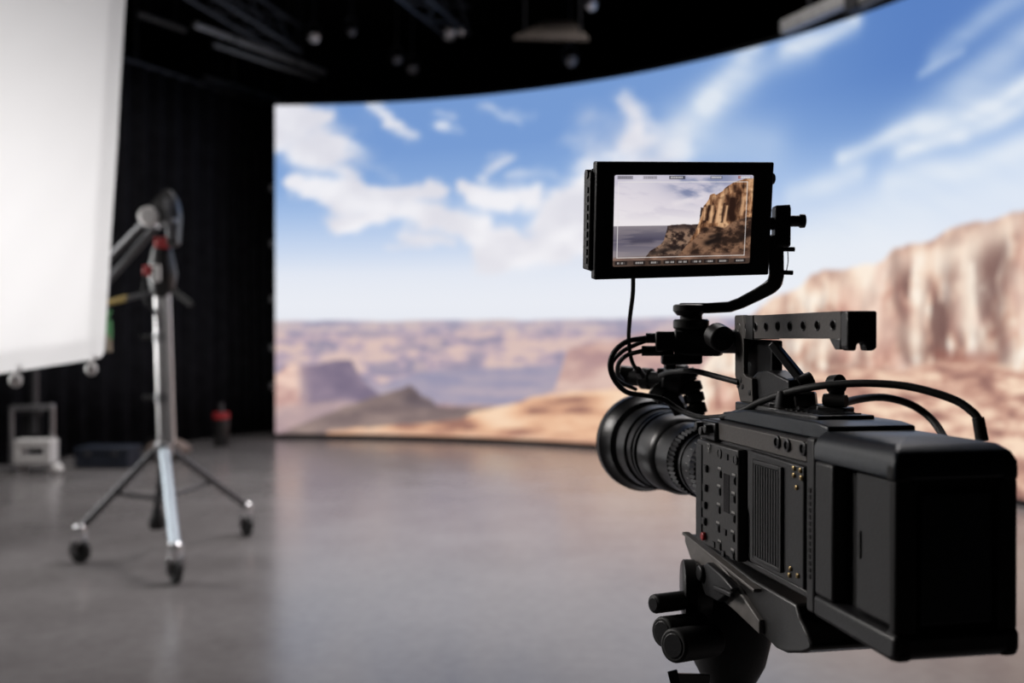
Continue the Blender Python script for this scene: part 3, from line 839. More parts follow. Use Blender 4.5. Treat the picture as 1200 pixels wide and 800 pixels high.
# ------------------------------------------------------------------ cinema camera (local axes: across, along the lens, up; zero at its rear left edge)
cine = thing('cinema_camera', 'black cinema camera seen from behind on a tripod, right foreground', 'camera', (0.057, 0.20, -0.272), RIG)
def part(name, mb, m, parent=cine, bevel=0.0, label=None, seg=2):
    return obj(name, mb, M[m], parent, bevel, label, seg)
shell = part('body_shell', MB().box(0.004, 0.110, 0.150, 0.435, -0.2535, -0.102), 'shell', bevel=0.004)
part('bottom_rail', MB().box(0.006, 0.108, 0.150, 0.43, -0.262, -0.2535), 'satin', bevel=0.002)
part('seam_flange', MB().box(-0.001, 0.115, 0.140, 0.157, -0.270, -0.0985), 'shell', bevel=0.003)
part('top_plate', MB().prism([(0.137, -0.1015), (0.137, -0.087), (0.16, -0.0845), (0.33, -0.0845), (0.40, -0.092), (0.40, -0.1015)], 0.012, 0.106), 'cover', bevel=0.002)
tp = part('vent_cover', MB().box(0.026, 0.09, 0.185, 0.285, -0.0855, -0.0805), 'satin', bevel=0.0015)
sl = MB().box(-0.024, 0.024, -0.002, 0.002, -0.001, 0.001).mesh('slot', M['deep'])
for k in range(7):
    piece('slot', sl, (0.058, 0.2 + k * 0.012, -0.0802), tp)
# rear housing: core, covers, walls, posts and bumpers round a sunk side door
rear = part('rear_housing', MB().box(0.016, 0.107, 0.006, 0.150, -0.268, -0.104), 'deep', bevel=0.002)
def tier(c0, c1, s0, s1, z): return [(c0, s0, z), (c1, s0, z), (c1, s1, z), (c0, s1, z)]
tc_ = MB().add(tier(-0.001, 0.115, -0.001, 0.142, -0.120) + tier(-0.001, 0.115, -0.001, 0.142, -0.106) + tier(0.003, 0.1115, 0.003, 0.142, -0.0975) + tier(0.012, 0.106, 0.016, 0.142, -0.0915),
               [(0, 3, 2, 1), (12, 13, 14, 15)] + [(4 * i + k, 4 * i + (k + 1) % 4, 4 * i + 4 + (k + 1) % 4, 4 * i + 4 + k) for i in range(3) for k in range(4)])
part('top_cover', tc_, 'cover', bevel=0.003, seg=3)
part('bottom_cover', MB().prism([(-0.002, -0.250), (-0.002, -0.268), (0.006, -0.2725), (0.140, -0.2705), (0.140, -0.250)], -0.002, 0.116), 'plastic', bevel=0.004, seg=3)
part('side_wall', MB().box(0.0, 0.017, 0.1055, 0.141, -0.250, -0.120), 'shell', bevel=0.003)
part('side_wall', MB().box(0.100, 0.114, 0.004, 0.141, -0.250, -0.120), 'plastic', bevel=0.003)
part('corner_post', MB().box(-0.0005, 0.020, -0.0005, 0.0105, -0.250, -0.120), 'deep', bevel=0.003)
part('corner_post', MB().box(0.095, 0.1145, -0.0005, 0.012, -0.250, -0.120), 'deep', bevel=0.003)
for c0, c1 in ((-0.0015, 0.017), (0.098, 0.1160)):
    part('corner_bumper', MB().box(c0, c1, -0.0018, 0.016, -0.124, -0.1035), 'deep', bevel=0.006, seg=3)
    part('corner_bumper', MB().box(c0, c1, -0.0022, 0.018, -0.2728, -0.247), 'deep', bevel=0.006, seg=3)
d = part('side_door', MB().box(0.008, 0.0165, 0.012, 0.0776, -0.2485, -0.1215), 'shell', bevel=0.0025)
part('door_catch', MB().box(0.0065, 0.009, 0.068, 0.072, -0.20, -0.175), 'satin', d, 0.0008)
part('rear_door', MB().box(0.024, 0.091, 0.001, 0.008, -0.243, -0.131), 'cover', bevel=0.002)
rib = MB().box(-0.0008, 0.003, -0.002, 0.002, -0.0022, 0.0022).mesh('rib', M['deep'])
for k in range(14):
    piece('rib', rib, (-0.001, 0.148, -0.15 - k * 0.0065), cine)

# upper strip with three round ports
strip = part('port_strip', MB().box(0.0005, 0.006, 0.158, 0.432, -0.1245, -0.1035), 'shell_lit', bevel=0.0015)
def port(p, r, hole, hollow=True):
    o = part('port', MB().lathe((0.0008, p[1], p[2]), (-1, 0, 0), [(0, r), (.0025, r), (.003, r * .86), (.003, r * .62), (.0005, r * .6)], 20, True, False), 'plastic', strip)
    return o
for p, r in (((0, 0.2219, -0.1103), .0068), ((0, 0.1988, -0.1111), .0068), ((0, 0.1636, -0.111), .0072)):
    port(p, r, 0)
    part('port_pit', MB().lathe((0.0006, p[1], p[2]), (-1, 0, 0), [(0, r * .6), (.0008, r * .6)], 16), 'deep', strip)
# control panel
pan = part('control_panel', MB().box(-0.007, 0.005, 0.309, 0.438, -0.2565, -0.1285), 'panel', bevel=0.002)
part('panel_rail', MB().box(-0.0085, -0.0065, 0.418, 0.4375, -0.252, -0.134), 'plastic', pan, 0.0008)
XP = -0.007
sq = MB().box(-0.0014, 0.001, -0.0050, 0.0050, -0.0044, 0.0044).mesh('button', M['plastic'])
lid_ = MB().box(-0.0004, 0.0004, -0.0038, 0.0038, -0.0032, 0.0032).mesh('button_cap', M['button'])
def button(p):
    b = piece('button', sq, p, pan)
    piece('button_cap', lid_, (p[0] - .0016, p[1], p[2]), b)
rd = MB().lathe((0.001, 0, 0), (-1, 0, 0), [(0, .0060), (.0022, .0060), (.0024, .0048), (.0018, .0046), (.0018, .001)], 18).mesh('round_button', M['button'])
sm_ = MB().box(-0.0016, 0.001, -0.0034, 0.0034, -0.0034, 0.0034).mesh('small_button', M['plastic'])
cap_ = MB().box(-0.0005, 0.0002, -0.0046, 0.0046, -0.0012, 0.0012).mesh('caption', M['mark'])
for p in ((-0.007, 0.4041, -0.1615), (-0.007, 0.4061, -0.1855), (-0.007, 0.4075, -0.207), (-0.007, 0.4088, -0.2273)):
    button((XP - .0015, p[1], p[2]))
p = (-0.007, 0.4088, -0.2461)
part('record_button', MB().lathe((XP - .001, p[1], p[2]), (-1, 0, 0), [(0, .0052), (.003, .0052), (.004, .004)], 18), 'red', pan, label='red button')
for p in ((-0.007, 0.3621, -0.1385), (-0.007, 0.3153, -0.1403)):
    piece('round_button', rd, (XP, p[1], p[2]), pan)
piece('small_button', sm_, (XP, (-0.007, 0.3401, -0.1397)[1], (-0.007, 0.3401, -0.1397)[2]), pan)
for p in ((-0.007, 0.3621, -0.1626), (-0.007, 0.364, -0.1836), (-0.007, 0.3652, -0.2056), (-0.007, 0.3671, -0.2282), (-0.007, 0.3621, -0.249), (-0.007, 0.3199, -0.1646), (-0.007, 0.3211, -0.1857), (-0.007, 0.3211, -0.2083), (-0.007, 0.3229, -0.2304), (-0.007, 0.3229, -0.2514)):
    button((XP, p[1], p[2]))
    piece('caption', cap_, (XP - .0002, p[1], p[2] + 0.0068), pan)
for p in ((-0.007, 0.3449, -0.2288), (-0.007, 0.3798, -0.2502), (-0.007, 0.3498, -0.2548)):
    piece('small_button', sm_, (XP, p[1], p[2]), pan)
part('status_display', MB().box(XP - .0006, XP + .002, (-0.007, 0.3329, -0.1747)[1], (-0.007, 0.3498, -0.1772)[1], -0.205, -0.160), 'glossy', pan)
p = (-0.009, 0.3931, -0.1353)
q, z = p[1], p[2]
lt = MB()
lt.box(-0.0092, -0.0084, q + .0022, q + .0034, z - .0055, z + .0055).box(-0.0092, -0.0084, q - .0020, q + .0022, z + .0043, z + .0055)
lt.box(-0.0092, -0.0084, q - .0020, q + .0022, z - .0004, z + .0008).box(-0.0092, -0.0084, q - .0032, q - .0020, z, z + .0050)
lt.obox((-0.0088, q + .0004, z), (-0.0088, q - .0030, z - .0055), .0008, .0012)
part('panel_letter', lt, 'mark', pan, label='letter R')
# cooling vent
vp = part('vent_panel', MB().prism([(0.158, -0.250), (0.158, -0.1285), (0.292, -0.1265), (0.292, -0.19), (0.286, -0.20), (0.286, -0.250)], -0.003, 0.006), 'shell', bevel=0.0015)
part('vent_well', MB().box(-0.0034, -0.002, 0.205, 0.270, -0.2405, -0.138), 'deep', vp)
fin = MB().box(-0.0065, -0.003, -0.0016, 0.0016, -0.0500, 0.0500).mesh('vent_fin', M['plastic'])
for k in range(10):
    piece('vent_fin', fin, (0, 0.2095 + k * 0.00625, -0.1893), vp)
fb = MB()
fb.box(-0.0065, -0.003, 0.2015, 0.2062, -0.2435, -0.134).box(-0.0065, -0.003, 0.2695, 0.274, -0.2435, -0.134).box(-0.0065, -0.003, 0.2062, 0.2695, -0.2435, -0.2395).box(-0.0065, -0.003, 0.2062, 0.2695, -0.139, -0.134)
part('vent_frame', fb, 'shell', vp, 0.0008)
pin = MB().lathe((0, 0, 0), (-1, 0, 0), [(0, .0026), (.0016, .0026), (.0022, .0018)], 12).mesh('contact_pin', M['screw'])
for p in ((-0.003, 0.1773, -0.1322), (-0.003, 0.1633, -0.1324), (-0.003, 0.1773, -0.1394), (-0.003, 0.1611, -0.1396), (-0.003, 0.1711, -0.1507), (-0.003, 0.1844, -0.2351), (-0.003, 0.1685, -0.2385), (-0.003, 0.1867, -0.2422)):
    piece('contact_pin', pin, (-0.003, p[1], p[2]), vp)
# lens mount collar
part('lens_mount', MB().lathe((0.057, 0.433, -0.1765), (0, 1, 0), [(0, .052), (.012, .052), (.016, .048)], 40), 'satin', bevel=0)

# top handle: bar with a row of through holes, rear hook, front riser
hd = thing('top_handle', 'black metal top handle with a row of holes on the cinema camera', 'handle', (0.056, 0.33, -0.09), RIG)
def holed_bar(c0, c1, s0, s1, z0, z1, holes, r):
    mb = MB()
    edges = [s0] + [(holes[i] + holes[i + 1]) / 2 for i in range(len(holes) - 1)] + [s1]
    n = 16
    zc = (z0 + z1) / 2
    def cell(a, b, hc):
        out, inn = [], []
        for k in range(n):
            th = 2 * math.pi * (k + 0.5) / n
            x, z = math.cos(th), math.sin(th)
            f = 1e9
            if x > 1e-6: f = min(f, (b - hc) / x)
            if x < -1e-6: f = min(f, (a - hc) / x)
            if z > 1e-6: f = min(f, (z1 - zc) / z)
            if z < -1e-6: f = min(f, (z0 - zc) / z)
            out.append((hc + x * f, zc + z * f)); inn.append((hc + x * r, zc + z * r))
        return out, inn
    for i, hc in enumerate(holes):
        o, q = cell(edges[i], edges[i + 1], hc)
        for c, sgn in ((c0, 1), (c1, -1)):
            vs = [(c, *p) for p in o] + [(c, *p) for p in q]
            mb.add(vs, [(k, (k + 1) % n, (k + 1) % n + n, k + n) for k in range(n)])
            cor = [(edges[i], z0), (edges[i + 1], z0), (edges[i + 1], z1), (edges[i], z1)]
            for cx_, cz_ in cor:                      # fill the cell corner
                near = sorted(range(n), key=lambda k: (o[k][0] - cx_) ** 2 + (o[k][1] - cz_) ** 2)[:2]
                mb.add([(c, cx_, cz_), (c, *o[near[0]]), (c, *o[near[1]])], [(0, 1, 2)])
        mb.add([(c0, *p) for p in q] + [(c1, *p) for p in q], [(k, (k + 1) % n, (k + 1) % n + n, k + n) for k in range(n)])
    mb.add([(c0, s0, z0), (c1, s0, z0), (c1, s1, z0), (c0, s1, z0), (c0, s0, z1), (c1, s0, z1), (c1, s1, z1), (c0, s1, z1)],
           [(0, 3, 2, 1), (4, 5, 6, 7), (0, 1, 5, 4), (2, 3, 7, 6)])
    return mb
hs = [(0.179, 0.0113)[0], (0.2124, 0.0117)[0], (0.244, 0.012)[0], (0.2756, 0.0121)[0], (0.3064, 0.0121)[0], (0.3369, 0.0121)[0], (0.3661, 0.0121)[0], (0.3914, 0.012)[0], (0.4162, 0.012)[0]]
bar = obj('grip_bar', holed_bar(0.040, 0.072, 0.164, 0.429, -0.0015, 0.0262, hs, 0.0044), M['shell_lit'], hd)
rim = MB().lathe((0.0004, 0, 0), (-1, 0, 0), [(0, .0060), (.0008, .0060), (.0012, .0052), (.0008, .0045), (0, .0044)], 18, False, False).mesh('hole_rim', M['plastic'])
core = MB().lathe((0, 0, 0), (1, 0, 0), [(0, .0043), (.001, .0043)], 14).mesh('hole_insert', M['deep'])
for s in hs:
    piece('hole_rim', rim, (0.040, s, 0.01235), hd)
    piece('hole_insert', core, (0.050, s, 0.01235), hd)
hk = MB()
sec = [(0.040, 0.0262), (0.072, 0.0262), (0.072, -0.0105), (0.0685, -0.0135), (0.0615, -0.0135), (0.0605, -0.0075), (0.0575, -0.0050), (0.0535, -0.0050), (0.0505, -0.0075), (0.0495, -0.0135), (0.0425, -0.0135), (0.040, -0.0105)]
n = len(sec)
vs = [(c, 0.150, z) for c, z in sec] + [(c, 0.165, z) for c, z in sec]
hk.add(vs, [tuple(range(n)), tuple(range(2 * n - 1, n - 1, -1))] + [(i, (i + 1) % n, (i + 1) % n + n, i + n) for i in range(n)])
obj('rear_hook', hk, M['satin'], hd, 0.002)
obj('hook_foot', MB().prism([(0.165, -0.0012), (0.165, -0.0125), (0.176, -0.0125), (0.188, -0.0012)], 0.040, 0.0495), M['satin'], hd, 0.001)
obj('riser_plate', MB().prism([(0.4274, 0.0279), (0.4006, 0.0276), (0.4006, -0.0448), (0.3944, -0.0478), (0.3764, -0.0502), (0.3734, -0.0795), (0.4115, -0.08), (0.4274, -0.0474)], 0.0395, 0.046), M['shell_lit'], hd, 0.0012)
obj('riser_column', MB().prism([(0.4343, -0.0022), (0.351, -0.0039), (0.351, -0.0873), (0.4343, -0.0934)], 0.054, 0.068), M['lens'], hd, 0.002)
obj('riser_foot', MB().prism([(0.3928, -0.0509), (0.375, -0.0418), (0.3451, -0.039), (0.3286, -0.0423), (0.2919, -0.0488), (0.2881, -0.0827), (0.3928, -0.0903)], 0.046, 0.070), M['plastic'], hd, 0.002)
rs = MB().lathe((0, 0, 0), (-1, 0, 0), [(0, .0036), (.0008, .0036), (.0012, .0026)], 12).mesh('plate_screw', M['plastic'])
for a in ((0.4099, -0.0538), (0.4162, -0.0605), (0.4037, -0.0611), (0.4178, -0.0214), (0.3823, -0.0676)):
    piece('plate_screw', rs, (0.0395, a[0], a[1]), hd)
obj('handle_foot', MB().box(0.030, 0.084, 0.285, 0.405, -0.0935, -0.0795), M['satin'], hd, 0.002)
obj('front_shoe', MB().box(0.0385, 0.0735, 0.3715, 0.393, -0.0025, 0.0268), M['satin'], hd, 0.0006)
obj('rear_strut', MB().obox((0.0432, 0.3276, -0.007), (0.0691, 0.2923, -0.0552), 0.012, 0.010), M['plastic'], hd, 0.002)
obj('strut_clamp', MB().cyl((0.0596, 0.2941, -0.0552), (0.0749, 0.2913, -0.0494), 0.011, n=14).cyl((0.0515, 0.3159, -0.0542), (0.067, 0.313, -0.0621), 0.010, n=14), M['plastic'], hd)

# clutter on the camera's top
cl = thing('cable_clamp', 'small black cable clamp on top of the camera behind its handle', 'clamp', (0.0796, 0.2497, -0.0775), RIG)
obj('clamp_base', MB().obox((0.0698, 0.2617, -0.082), (0.091, 0.2374, -0.0842), 0.03, 0.016), M['plastic'], cl, 0.002)
obj('clamp_post', MB().cyl((0.0815, 0.2494, -0.0775), (0.0824, 0.2492, -0.0476), 0.0085, n=14), M['satin'], cl)
obj('clamp_ring', MB().lathe((0.0815, 0.2494, -0.0514), (0.3, -0.9, 0.1), [(-.006, .0075), (-.006, .0105), (.006, .0105), (.006, .0075)], 16, False, False), M['rubber'], cl)
obj('clamp_screw', MB().cyl((0.0662, 0.2471, -0.0679), (0.0823, 0.2289, -0.0688), 0.007, n=12), M['satin'], cl)
ab = thing('accessory_bracket', 'black toothed bracket lying on the camera top below its handle', 'bracket', (0.0588, 0.2841, -0.0797), RIG)
obj('bracket_bar', MB().obox((0.0389, 0.3182, -0.0798), (0.0775, 0.2704, -0.0808), 0.022, 0.012), M['plastic'], ab, 0.002)
obj('bracket_block', MB().obox((0.0535, 0.2901, -0.0723), (0.0724, 0.2765, -0.0697), 0.02, 0.018), M['satin'], ab, 0.003)
obj('bracket_screw', MB().cyl((0.0448, 0.2663, -0.0801), (0.0485, 0.2656, -0.0801), 0.004, n=12), M['chrome'], ab, label='bright screw head')
obj('bracket_knob', MB().lathe((0.0425, 0.2972, -0.0649), (0, 0, -1), [(-.004, .007), (.012, .010), (.02, .010)], 14), M['plastic'], ab)
fm = part('front_socket', MB().box(-0.004, 0.010, 0.385, 0.437, -0.1275, -0.1035), 'plastic', bevel=0.003)
for a, b in ((0.397, -0.112), (0.412, -0.116), (0.427, -0.111)):
    part('socket_plug', MB().cyl((-0.004, a, b), (-0.013, a, b), 0.0055, n=12), 'satin', fm, 0.001)

# ------------------------------------------------------------------ zoom lens
lens = thing('zoom_lens', 'large black zoom lens with a wide front hood on the cinema camera', 'lens', (0.057, 0.449, -0.1765), RIG)
AX = (0.057, 0.0, -0.1765)
def ring(name, prof, m='lens', label=None):
    return obj(name, MB().lathe(AX, (0, 1, 0), prof, 64, False, False), M[m], lens, label=label)
ring('rear_barrel', [(.4495, .030), (.4495, .045), (.475, .046), (.477, .043), (.486, .043)], 'lens')
g = MB()
vs, fs = [], []
n = 96
for sI, s in enumerate((.486, .504)):
    for k in range(n):
        th = 2 * math.pi * k / n
        r = .0505 if k % 2 else .0478
        vs.append((AX[0] + r * math.cos(th), s, AX[2] + r * math.sin(th)))
for k in range(n):
    fs.append((k, (k + 1) % n, (k + 1) % n + n, k + n))
fs += [tuple(range(n)), tuple(range(2 * n - 1, n - 1, -1))]
obj('iris_gear', g.add(vs, fs), M['lens'], lens)
ring('scale_ring', [(.504, .044), (.506, .0482), (.530, .0482), (.532, .0455), (.545, .0455), (.546, .047), (.552, .047), (.553, .0445), (.566, .0445)])
g = MB()
vs, fs = [], []
for sI, s in enumerate((.566, .590)):
    for k in range(n):
        th = 2 * math.pi * k / n
        r = .0508 if k % 2 else .0482
        vs.append((AX[0] + r * math.cos(th), s, AX[2] + r * math.sin(th)))
for k in range(n):
    fs.append((k, (k + 1) % n, (k + 1) % n + n, k + n))
fs += [tuple(range(n)), tuple(range(2 * n - 1, n - 1, -1))]
obj('zoom_gear', g.add(vs, fs), M['lens'], lens)
ring('middle_barrel', [(.590, .046), (.592, .050), (.640, .0515), (.642, .054), (.652, .0585), (.700, .0600), (.702, .0575), (.708, .0575), (.710, .0615), (.716, .0615), (.718, .0585), (.724, .0585), (.726, .062), (.748, .062)])
ring('focus_ring', [(.748, .060), (.750, .0655), (.785, .0670), (.787, .064), (.800, .064)])
ring('front_hood', [(.800, .064), (.806, .072), (.836, .0795), (.838, .0815), (.856, .0815), (.858, .0795), (.850, .0765), (.815, .066)], 'lens', 'wide flared hood')
obj('front_glass', MB().lathe(AX, (0, 1, 0), [(.812, .064), (.818, .045), (.821, .02), (.822, .002)], 40, True, True), M['glossy'], lens)
tick = MB().box(-0.0004, 0.0004, -0.003, 0.003, -0.0002, 0.0006).mesh('scale_mark', M['mark'])
for k in range(14):
    th = math.radians(100 + k * 12)
    piece('scale_mark', tick, (AX[0] + .0480 * math.cos(th), 0.518, AX[2] + .0480 * math.sin(th)), lens, (0, -th + math.pi / 2, 0))

# lens motor on its bracket over the lens
mt = thing('lens_motor', 'black lens control motor with knobs standing over the lens barrel', 'motor', (0.0298, 0.6249, -0.0932), RIG)
obj('motor_bar', MB().cyl((-0.0257, 0.7064, -0.0599), (0.0529, 0.6309, -0.0663), 0.0125, n=16), M['plastic'], mt)
obj('motor_cap', MB().cyl((-0.0283, 0.7068, -0.0586), (-0.0093, 0.6982, -0.061), 0.0165, n=18), M['satin'], mt, 0.002)
obj('motor_coupling', MB().cyl((0.0004, 0.6863, -0.0619), (0.0124, 0.6739, -0.0628), 0.0165, n=18), M['satin'], mt, 0.002)
obj('motor_body', MB().cyl((0.0243, 0.6463, -0.0567), (0.0492, 0.6315, -0.0638), 0.0235, n=20), M['plastic'], mt, 0.003)
sg = [Vector((0.0455, 0.6322, -0.0513)), Vector((0.0543, 0.6275, -0.0662)), Vector((0.0581, 0.6238, -0.081)), Vector((0.0611, 0.6212, -0.0958)), Vector((0.0652, 0.6184, -0.1131))]
for i in range(4):
    d_ = sg[i + 1] - sg[i]
    obj('elbow_segment', MB().cyl(sg[i] + d_ * .06, sg[i + 1] - d_ * .06, .0175 - .0012 * i, n=16), M['plastic'], mt, 0.002)
    obj('elbow_joint', MB().cyl(sg[i + 1] - d_ * .1, sg[i + 1] + d_ * .1, .0125 - .001 * i, n=12), M['satin'], mt)
obj('motor_foot', MB().obox((0.0267, 0.6458, -0.0718), (0.0455, 0.6322, -0.1113), 0.028, 0.02), M['plastic'], mt, 0.003)
obj('motor_plate', MB().obox((0.016, 0.6529, -0.0493), (0.0529, 0.6309, -0.0513), 0.03, 0.008), M['satin'], mt, 0.002)
obj('motor_screw', MB().cyl((0.0308, 0.6349, -0.0438), (0.032, 0.6347, -0.0563), 0.005, n=10), M['satin'], mt)
obj('motor_knob', MB().cyl((0.0069, 0.6495, -0.0768), (0.0197, 0.637, -0.0888), 0.013, n=14), M['satin'], mt, 0.002)

# ------------------------------------------------------------------ on-camera monitor, tilted toward the viewer
MC = Vector((0.2105, 1.2050, 0.1416 + 1.45))
MR = Matrix.Rotation(0.27459, 4, 'Z') @ Matrix.Rotation(0.17055, 4, 'X') @ Matrix.Rotation(-0.04333, 4, 'Y')
MON = Matrix.Translation(MC) @ MR
mon = thing('field_monitor', 'small black field monitor above the camera showing a sunlit cliff', 'monitor', (0, 0, -0.0695), MON)
w2, h2 = 0.116, 0.0695
mr = MB()                                            # bezel: frame around the sunk picture
sx0, sx1, sz0, sz1 = -0.0926, 0.0896, -0.0546, 0.0537
mr.box(-w2, sx0, -0.0005, 0.012, -h2, h2).box(sx1, w2, -0.0005, 0.012, -h2, h2).box(sx0, sx1, -0.0005, 0.012, -h2, sz0).box(sx0, sx1, -0.0005, 0.012, sz1, h2)
bez = obj('bezel', MB().add([(-w2, 0, -h2), (w2, 0, -h2), (w2, 0, h2), (-w2, 0, h2), (sx0, 0, sz0), (sx1, 0, sz0), (sx1, 0, sz1), (sx0, 0, sz1),
                             (-w2, .014, -h2), (w2, .014, -h2), (w2, .014, h2), (-w2, .014, h2), (sx0, .003, sz0), (sx1, .003, sz0), (sx1, .003, sz1), (sx0, .003, sz1)],
                            [(0, 1, 5, 4), (1, 2, 6, 5), (2, 3, 7, 6), (3, 0, 4, 7), (0, 8, 9, 1), (1, 9, 10, 2), (2, 10, 11, 3), (3, 11, 8, 0),
                             (4, 5, 13, 12), (5, 6, 14, 13), (6, 7, 15, 14), (7, 4, 12, 15), (8, 11, 10, 9)]), M['plastic'], mon, 0.0022, seg=3)
obj('rear_case', MB().prism([(-w2 - .002, .014), (w2 - .002, .014), (w2 - .012, .034), (-w2 + .006, .034)], -h2 + .008, h2 - .008, 2), M['plastic'], mon, 0.003)
sp = obj('side_panel', MB().box(-w2 - 0.0045, -w2 + .004, 0.009, 0.032, -h2 + .010, h2 - .012), M['shell'], mon, 0.002)
sb = MB().box(-0.0012, 0.001, -0.005, 0.005, -0.0035, 0.0035).mesh('side_button', M['plastic'])
for k in range(9):
    piece('side_button', sb, (-w2 - .005, 0.019, 0.036 - k * 0.0105), sp)
obj('side_knob', MB().cyl((-w2 + .002, .02, .0545), (-w2 - .006, .02, .0545), .0055, n=14), M['plastic'], mon)
obj('edge_knob', MB().cyl((w2 - .004, .012, .049), (w2 + .006, .012, .049), .0075, n=16), M['satin'], mon, 0.0015)

def paint_monitor(nx, nz):
    U, V = np.meshgrid(np.linspace(0, 1, nx), np.linspace(0, 1, nz))
    n1, n2, n3 = Noise(41), Noise(52), Noise(63)
    X, Y = U * 1.55, V
    img = ramp(V, [0.40, 0.5, 0.7, 1.0], [(250, 243, 243), (242, 236, 240), (225, 218, 228), (196, 192, 210)])
    left = sstep(0.55, 0.05, U)
    over(img, 0.5 * left, rgb(246, 240, 244))
    ang = n2.fbm(X * 2.2 - Y * 2.0, X * 1.5 + Y * 6.5, 5)
    blue = np.clip(stroke(U, V, (0.4682, 0.9219), (0.5937, 0.8192), .10, .9) + stroke(U, V, (0.6117, 0.9014), (0.7731, 0.9562), .11, .9) + stroke(U, V, (0.5399, 0.7918), (0.5937, 0.7918), .07, .5), 0, 1) * sstep(0.62, 0.42, ang)
    over(img, 0.85 * blue, rgb(122, 132, 168))
    over(img, 0.4 * sstep(0.5, 0.68, n3.fbm(X * 2 - Y, Y * 7 + X * 1.2, 5)) * sstep(0.45, 0.7, V), rgb(190, 184, 204))
    over(img, 0.7 * np.clip(stroke(U, V, (0.4413, 0.689), (0.5937, 0.7438), .035, 1) + stroke(U, V, (0.6296, 0.7781), (0.7552, 0.8603), .045, .9), 0, 1) * sstep(0.3, 0.6, n1.fbm(X * 5, Y * 8, 4)), rgb(240, 233, 238))
    # plain
    m = sstep(-0.004, 0.004, (1 - (443 - 38) / 730) - V)
    st = n2.fbm(X * 2.5, Y * 26, 5)
    base = ramp(V, [0.0, 0.12, 0.22, 0.30, 0.38, 0.445], [(140, 128, 128), (142, 134, 140), (112, 106, 120), (86, 82, 100), (112, 106, 118), (128, 122, 132)])
    over(img, m, base)
    over(img, 0.35 * m * sstep(0.45, 0.65, st), rgb(164, 152, 154))
    over(img, 0.6 * m * np.clip(stroke(U, V, (0.1453, 0.2712), (0.2619, 0.2781), .03, 1), 0, 1), rgb(70, 66, 82))
    # dark butte and its apron
    m = sstep(-0.006, 0.006, profile(U, [(0.383, 0.4397), (0.4143, 0.4493), (0.6117, 0.4548), (0.6206, 0.6411), (1.2, .6), (0.3812, 0.4082), (0.3605, 0.2849), (0.3381, 0.2329), (0.2619, 0.1616), (0.235, 0.1068), (0.2, 0.0), (-.1, 0)]) + 0.02 * (n1.fbm(X * 14, X * 0, 4) - .5) - V)
    rock = n1.fbm(X * 16, Y * 20, 5, .6)
    over(img, m, ramp(rock, [.36, .5, .62], [(44, 33, 31), (84, 67, 58), (146, 117, 98)]))
    over(img, 0.75 * m * sstep(.36, .44, V) * sstep(0.62, 0.56, U), rgb(48, 38, 40))
    over(img, 0.75 * m * np.clip(stroke(U, V, (0.2798, 0.1342), (0.4502, 0.1959), .03, 1), 0, 1), rgb(44, 36, 34))
    # cliff
    top = profile(U, [(0.5399, 0.2438), (0.5848, 0.3671), (0.6072, 0.463), (0.6296, 0.5589), (0.6404, 0.6616), (0.6744, 0.7233), (0.6834, 0.7781), (0.7148, 0.7986), (0.7283, 0.7849), (0.7731, 0.8192), (0.791, 0.8534), (0.8179, 0.8877), (0.8493, 0.9178), (0.8987, 0.9356), (0.9345, 0.9589), (0.9794, 0.9616), (1.0422, 0.9699), (-.1, -1), (0.504, 0.1753)]) + 0.018 * (n2.fbm(X * 22, X * 0 + 4, 3) - .5)
    m = sstep(-0.005, 0.005, top - V)
    bx = X + 0.03 * (n3.fbm(X * 6, Y * 4, 3) - .5)
    colm = 0.6 * n1.fbm(bx * 20, Y * 2.6, 4, .6) + 0.4 * n2.fbm(bx * 30, Y * 16, 4, .6)
    over(img, m, ramp(colm, [.34, .44, .53, .63], [(50, 32, 25), (122, 84, 60), (178, 130, 94), (224, 180, 138)]))
    over(img, .4 * m * sstep(.52, .7, n2.fbm(X * 12, Y * 16, 5)), rgb(92, 62, 46))
    for p, q, w, k in (((0.8538, 0.7301), (0.8493, 0.5178), .035, .95), ((0.8269, 0.6), (0.8628, 0.5041), .03, .9), ((0.6834, 0.6548), (0.6744, 0.5041), .014, .85), ((0.7283, 0.6), (0.7148, 0.4767), .010, .7), ((0.7955, 0.6822), (0.7776, 0.4767), .010, .7), ((0.9076, 0.8055), (0.9031, 0.6), .008, .6), ((0.8673, 0.874), (0.8717, 0.8192), .016, .6)):
        over(img, m * np.clip(stroke(U + .02 * (n3.fbm(X * 20, Y * 12, 3) - .5), V, p, q, w, k) * 1.25, 0, 1), rgb(46, 29, 23))
    for p, q, w, k in (((0.652, 0.6411), (0.6457, 0.5041), .009, .8), ((0.7058, 0.6548), (0.6969, 0.4767), .011, .85), ((0.7641, 0.7233), (0.7417, 0.4767), .013, .8), ((0.8135, 0.6548), (0.7982, 0.463), .009, .9), ((0.9345, 0.7507), (0.9211, 0.5589), .016, .7), ((0.8045, 0.8466), (0.8, 0.7918), .012, .6), ((0.9614, 0.9014), (0.948, 0.8192), .015, .6)):
        over(img, m * np.clip(stroke(U, V, p, q, w, k), 0, 1), rgb(230, 184, 142))
    # scree at the cliff foot
    top = profile(U, [(0.4682, 0.1068), (0.5399, 0.2438), (0.5848, 0.2849), (0.6475, 0.4082), (0.7372, 0.4356), (0.8, 0.4082), (0.8628, 0.4699), (0.9345, 0.511), (1.0422, 0.5384), (-.1, -1)]) + 0.03 * (n2.fbm(X * 10, X * 0 + 9, 4) - .5)
    m = sstep(-0.02, 0.012, top - V)
    rock = n3.fbm(X * 11, Y * 15 + 6, 5, .6)
    over(img, m, ramp(rock, [.36, .49, .63], [(50, 36, 30), (94, 69, 55), (138, 104, 82)]))
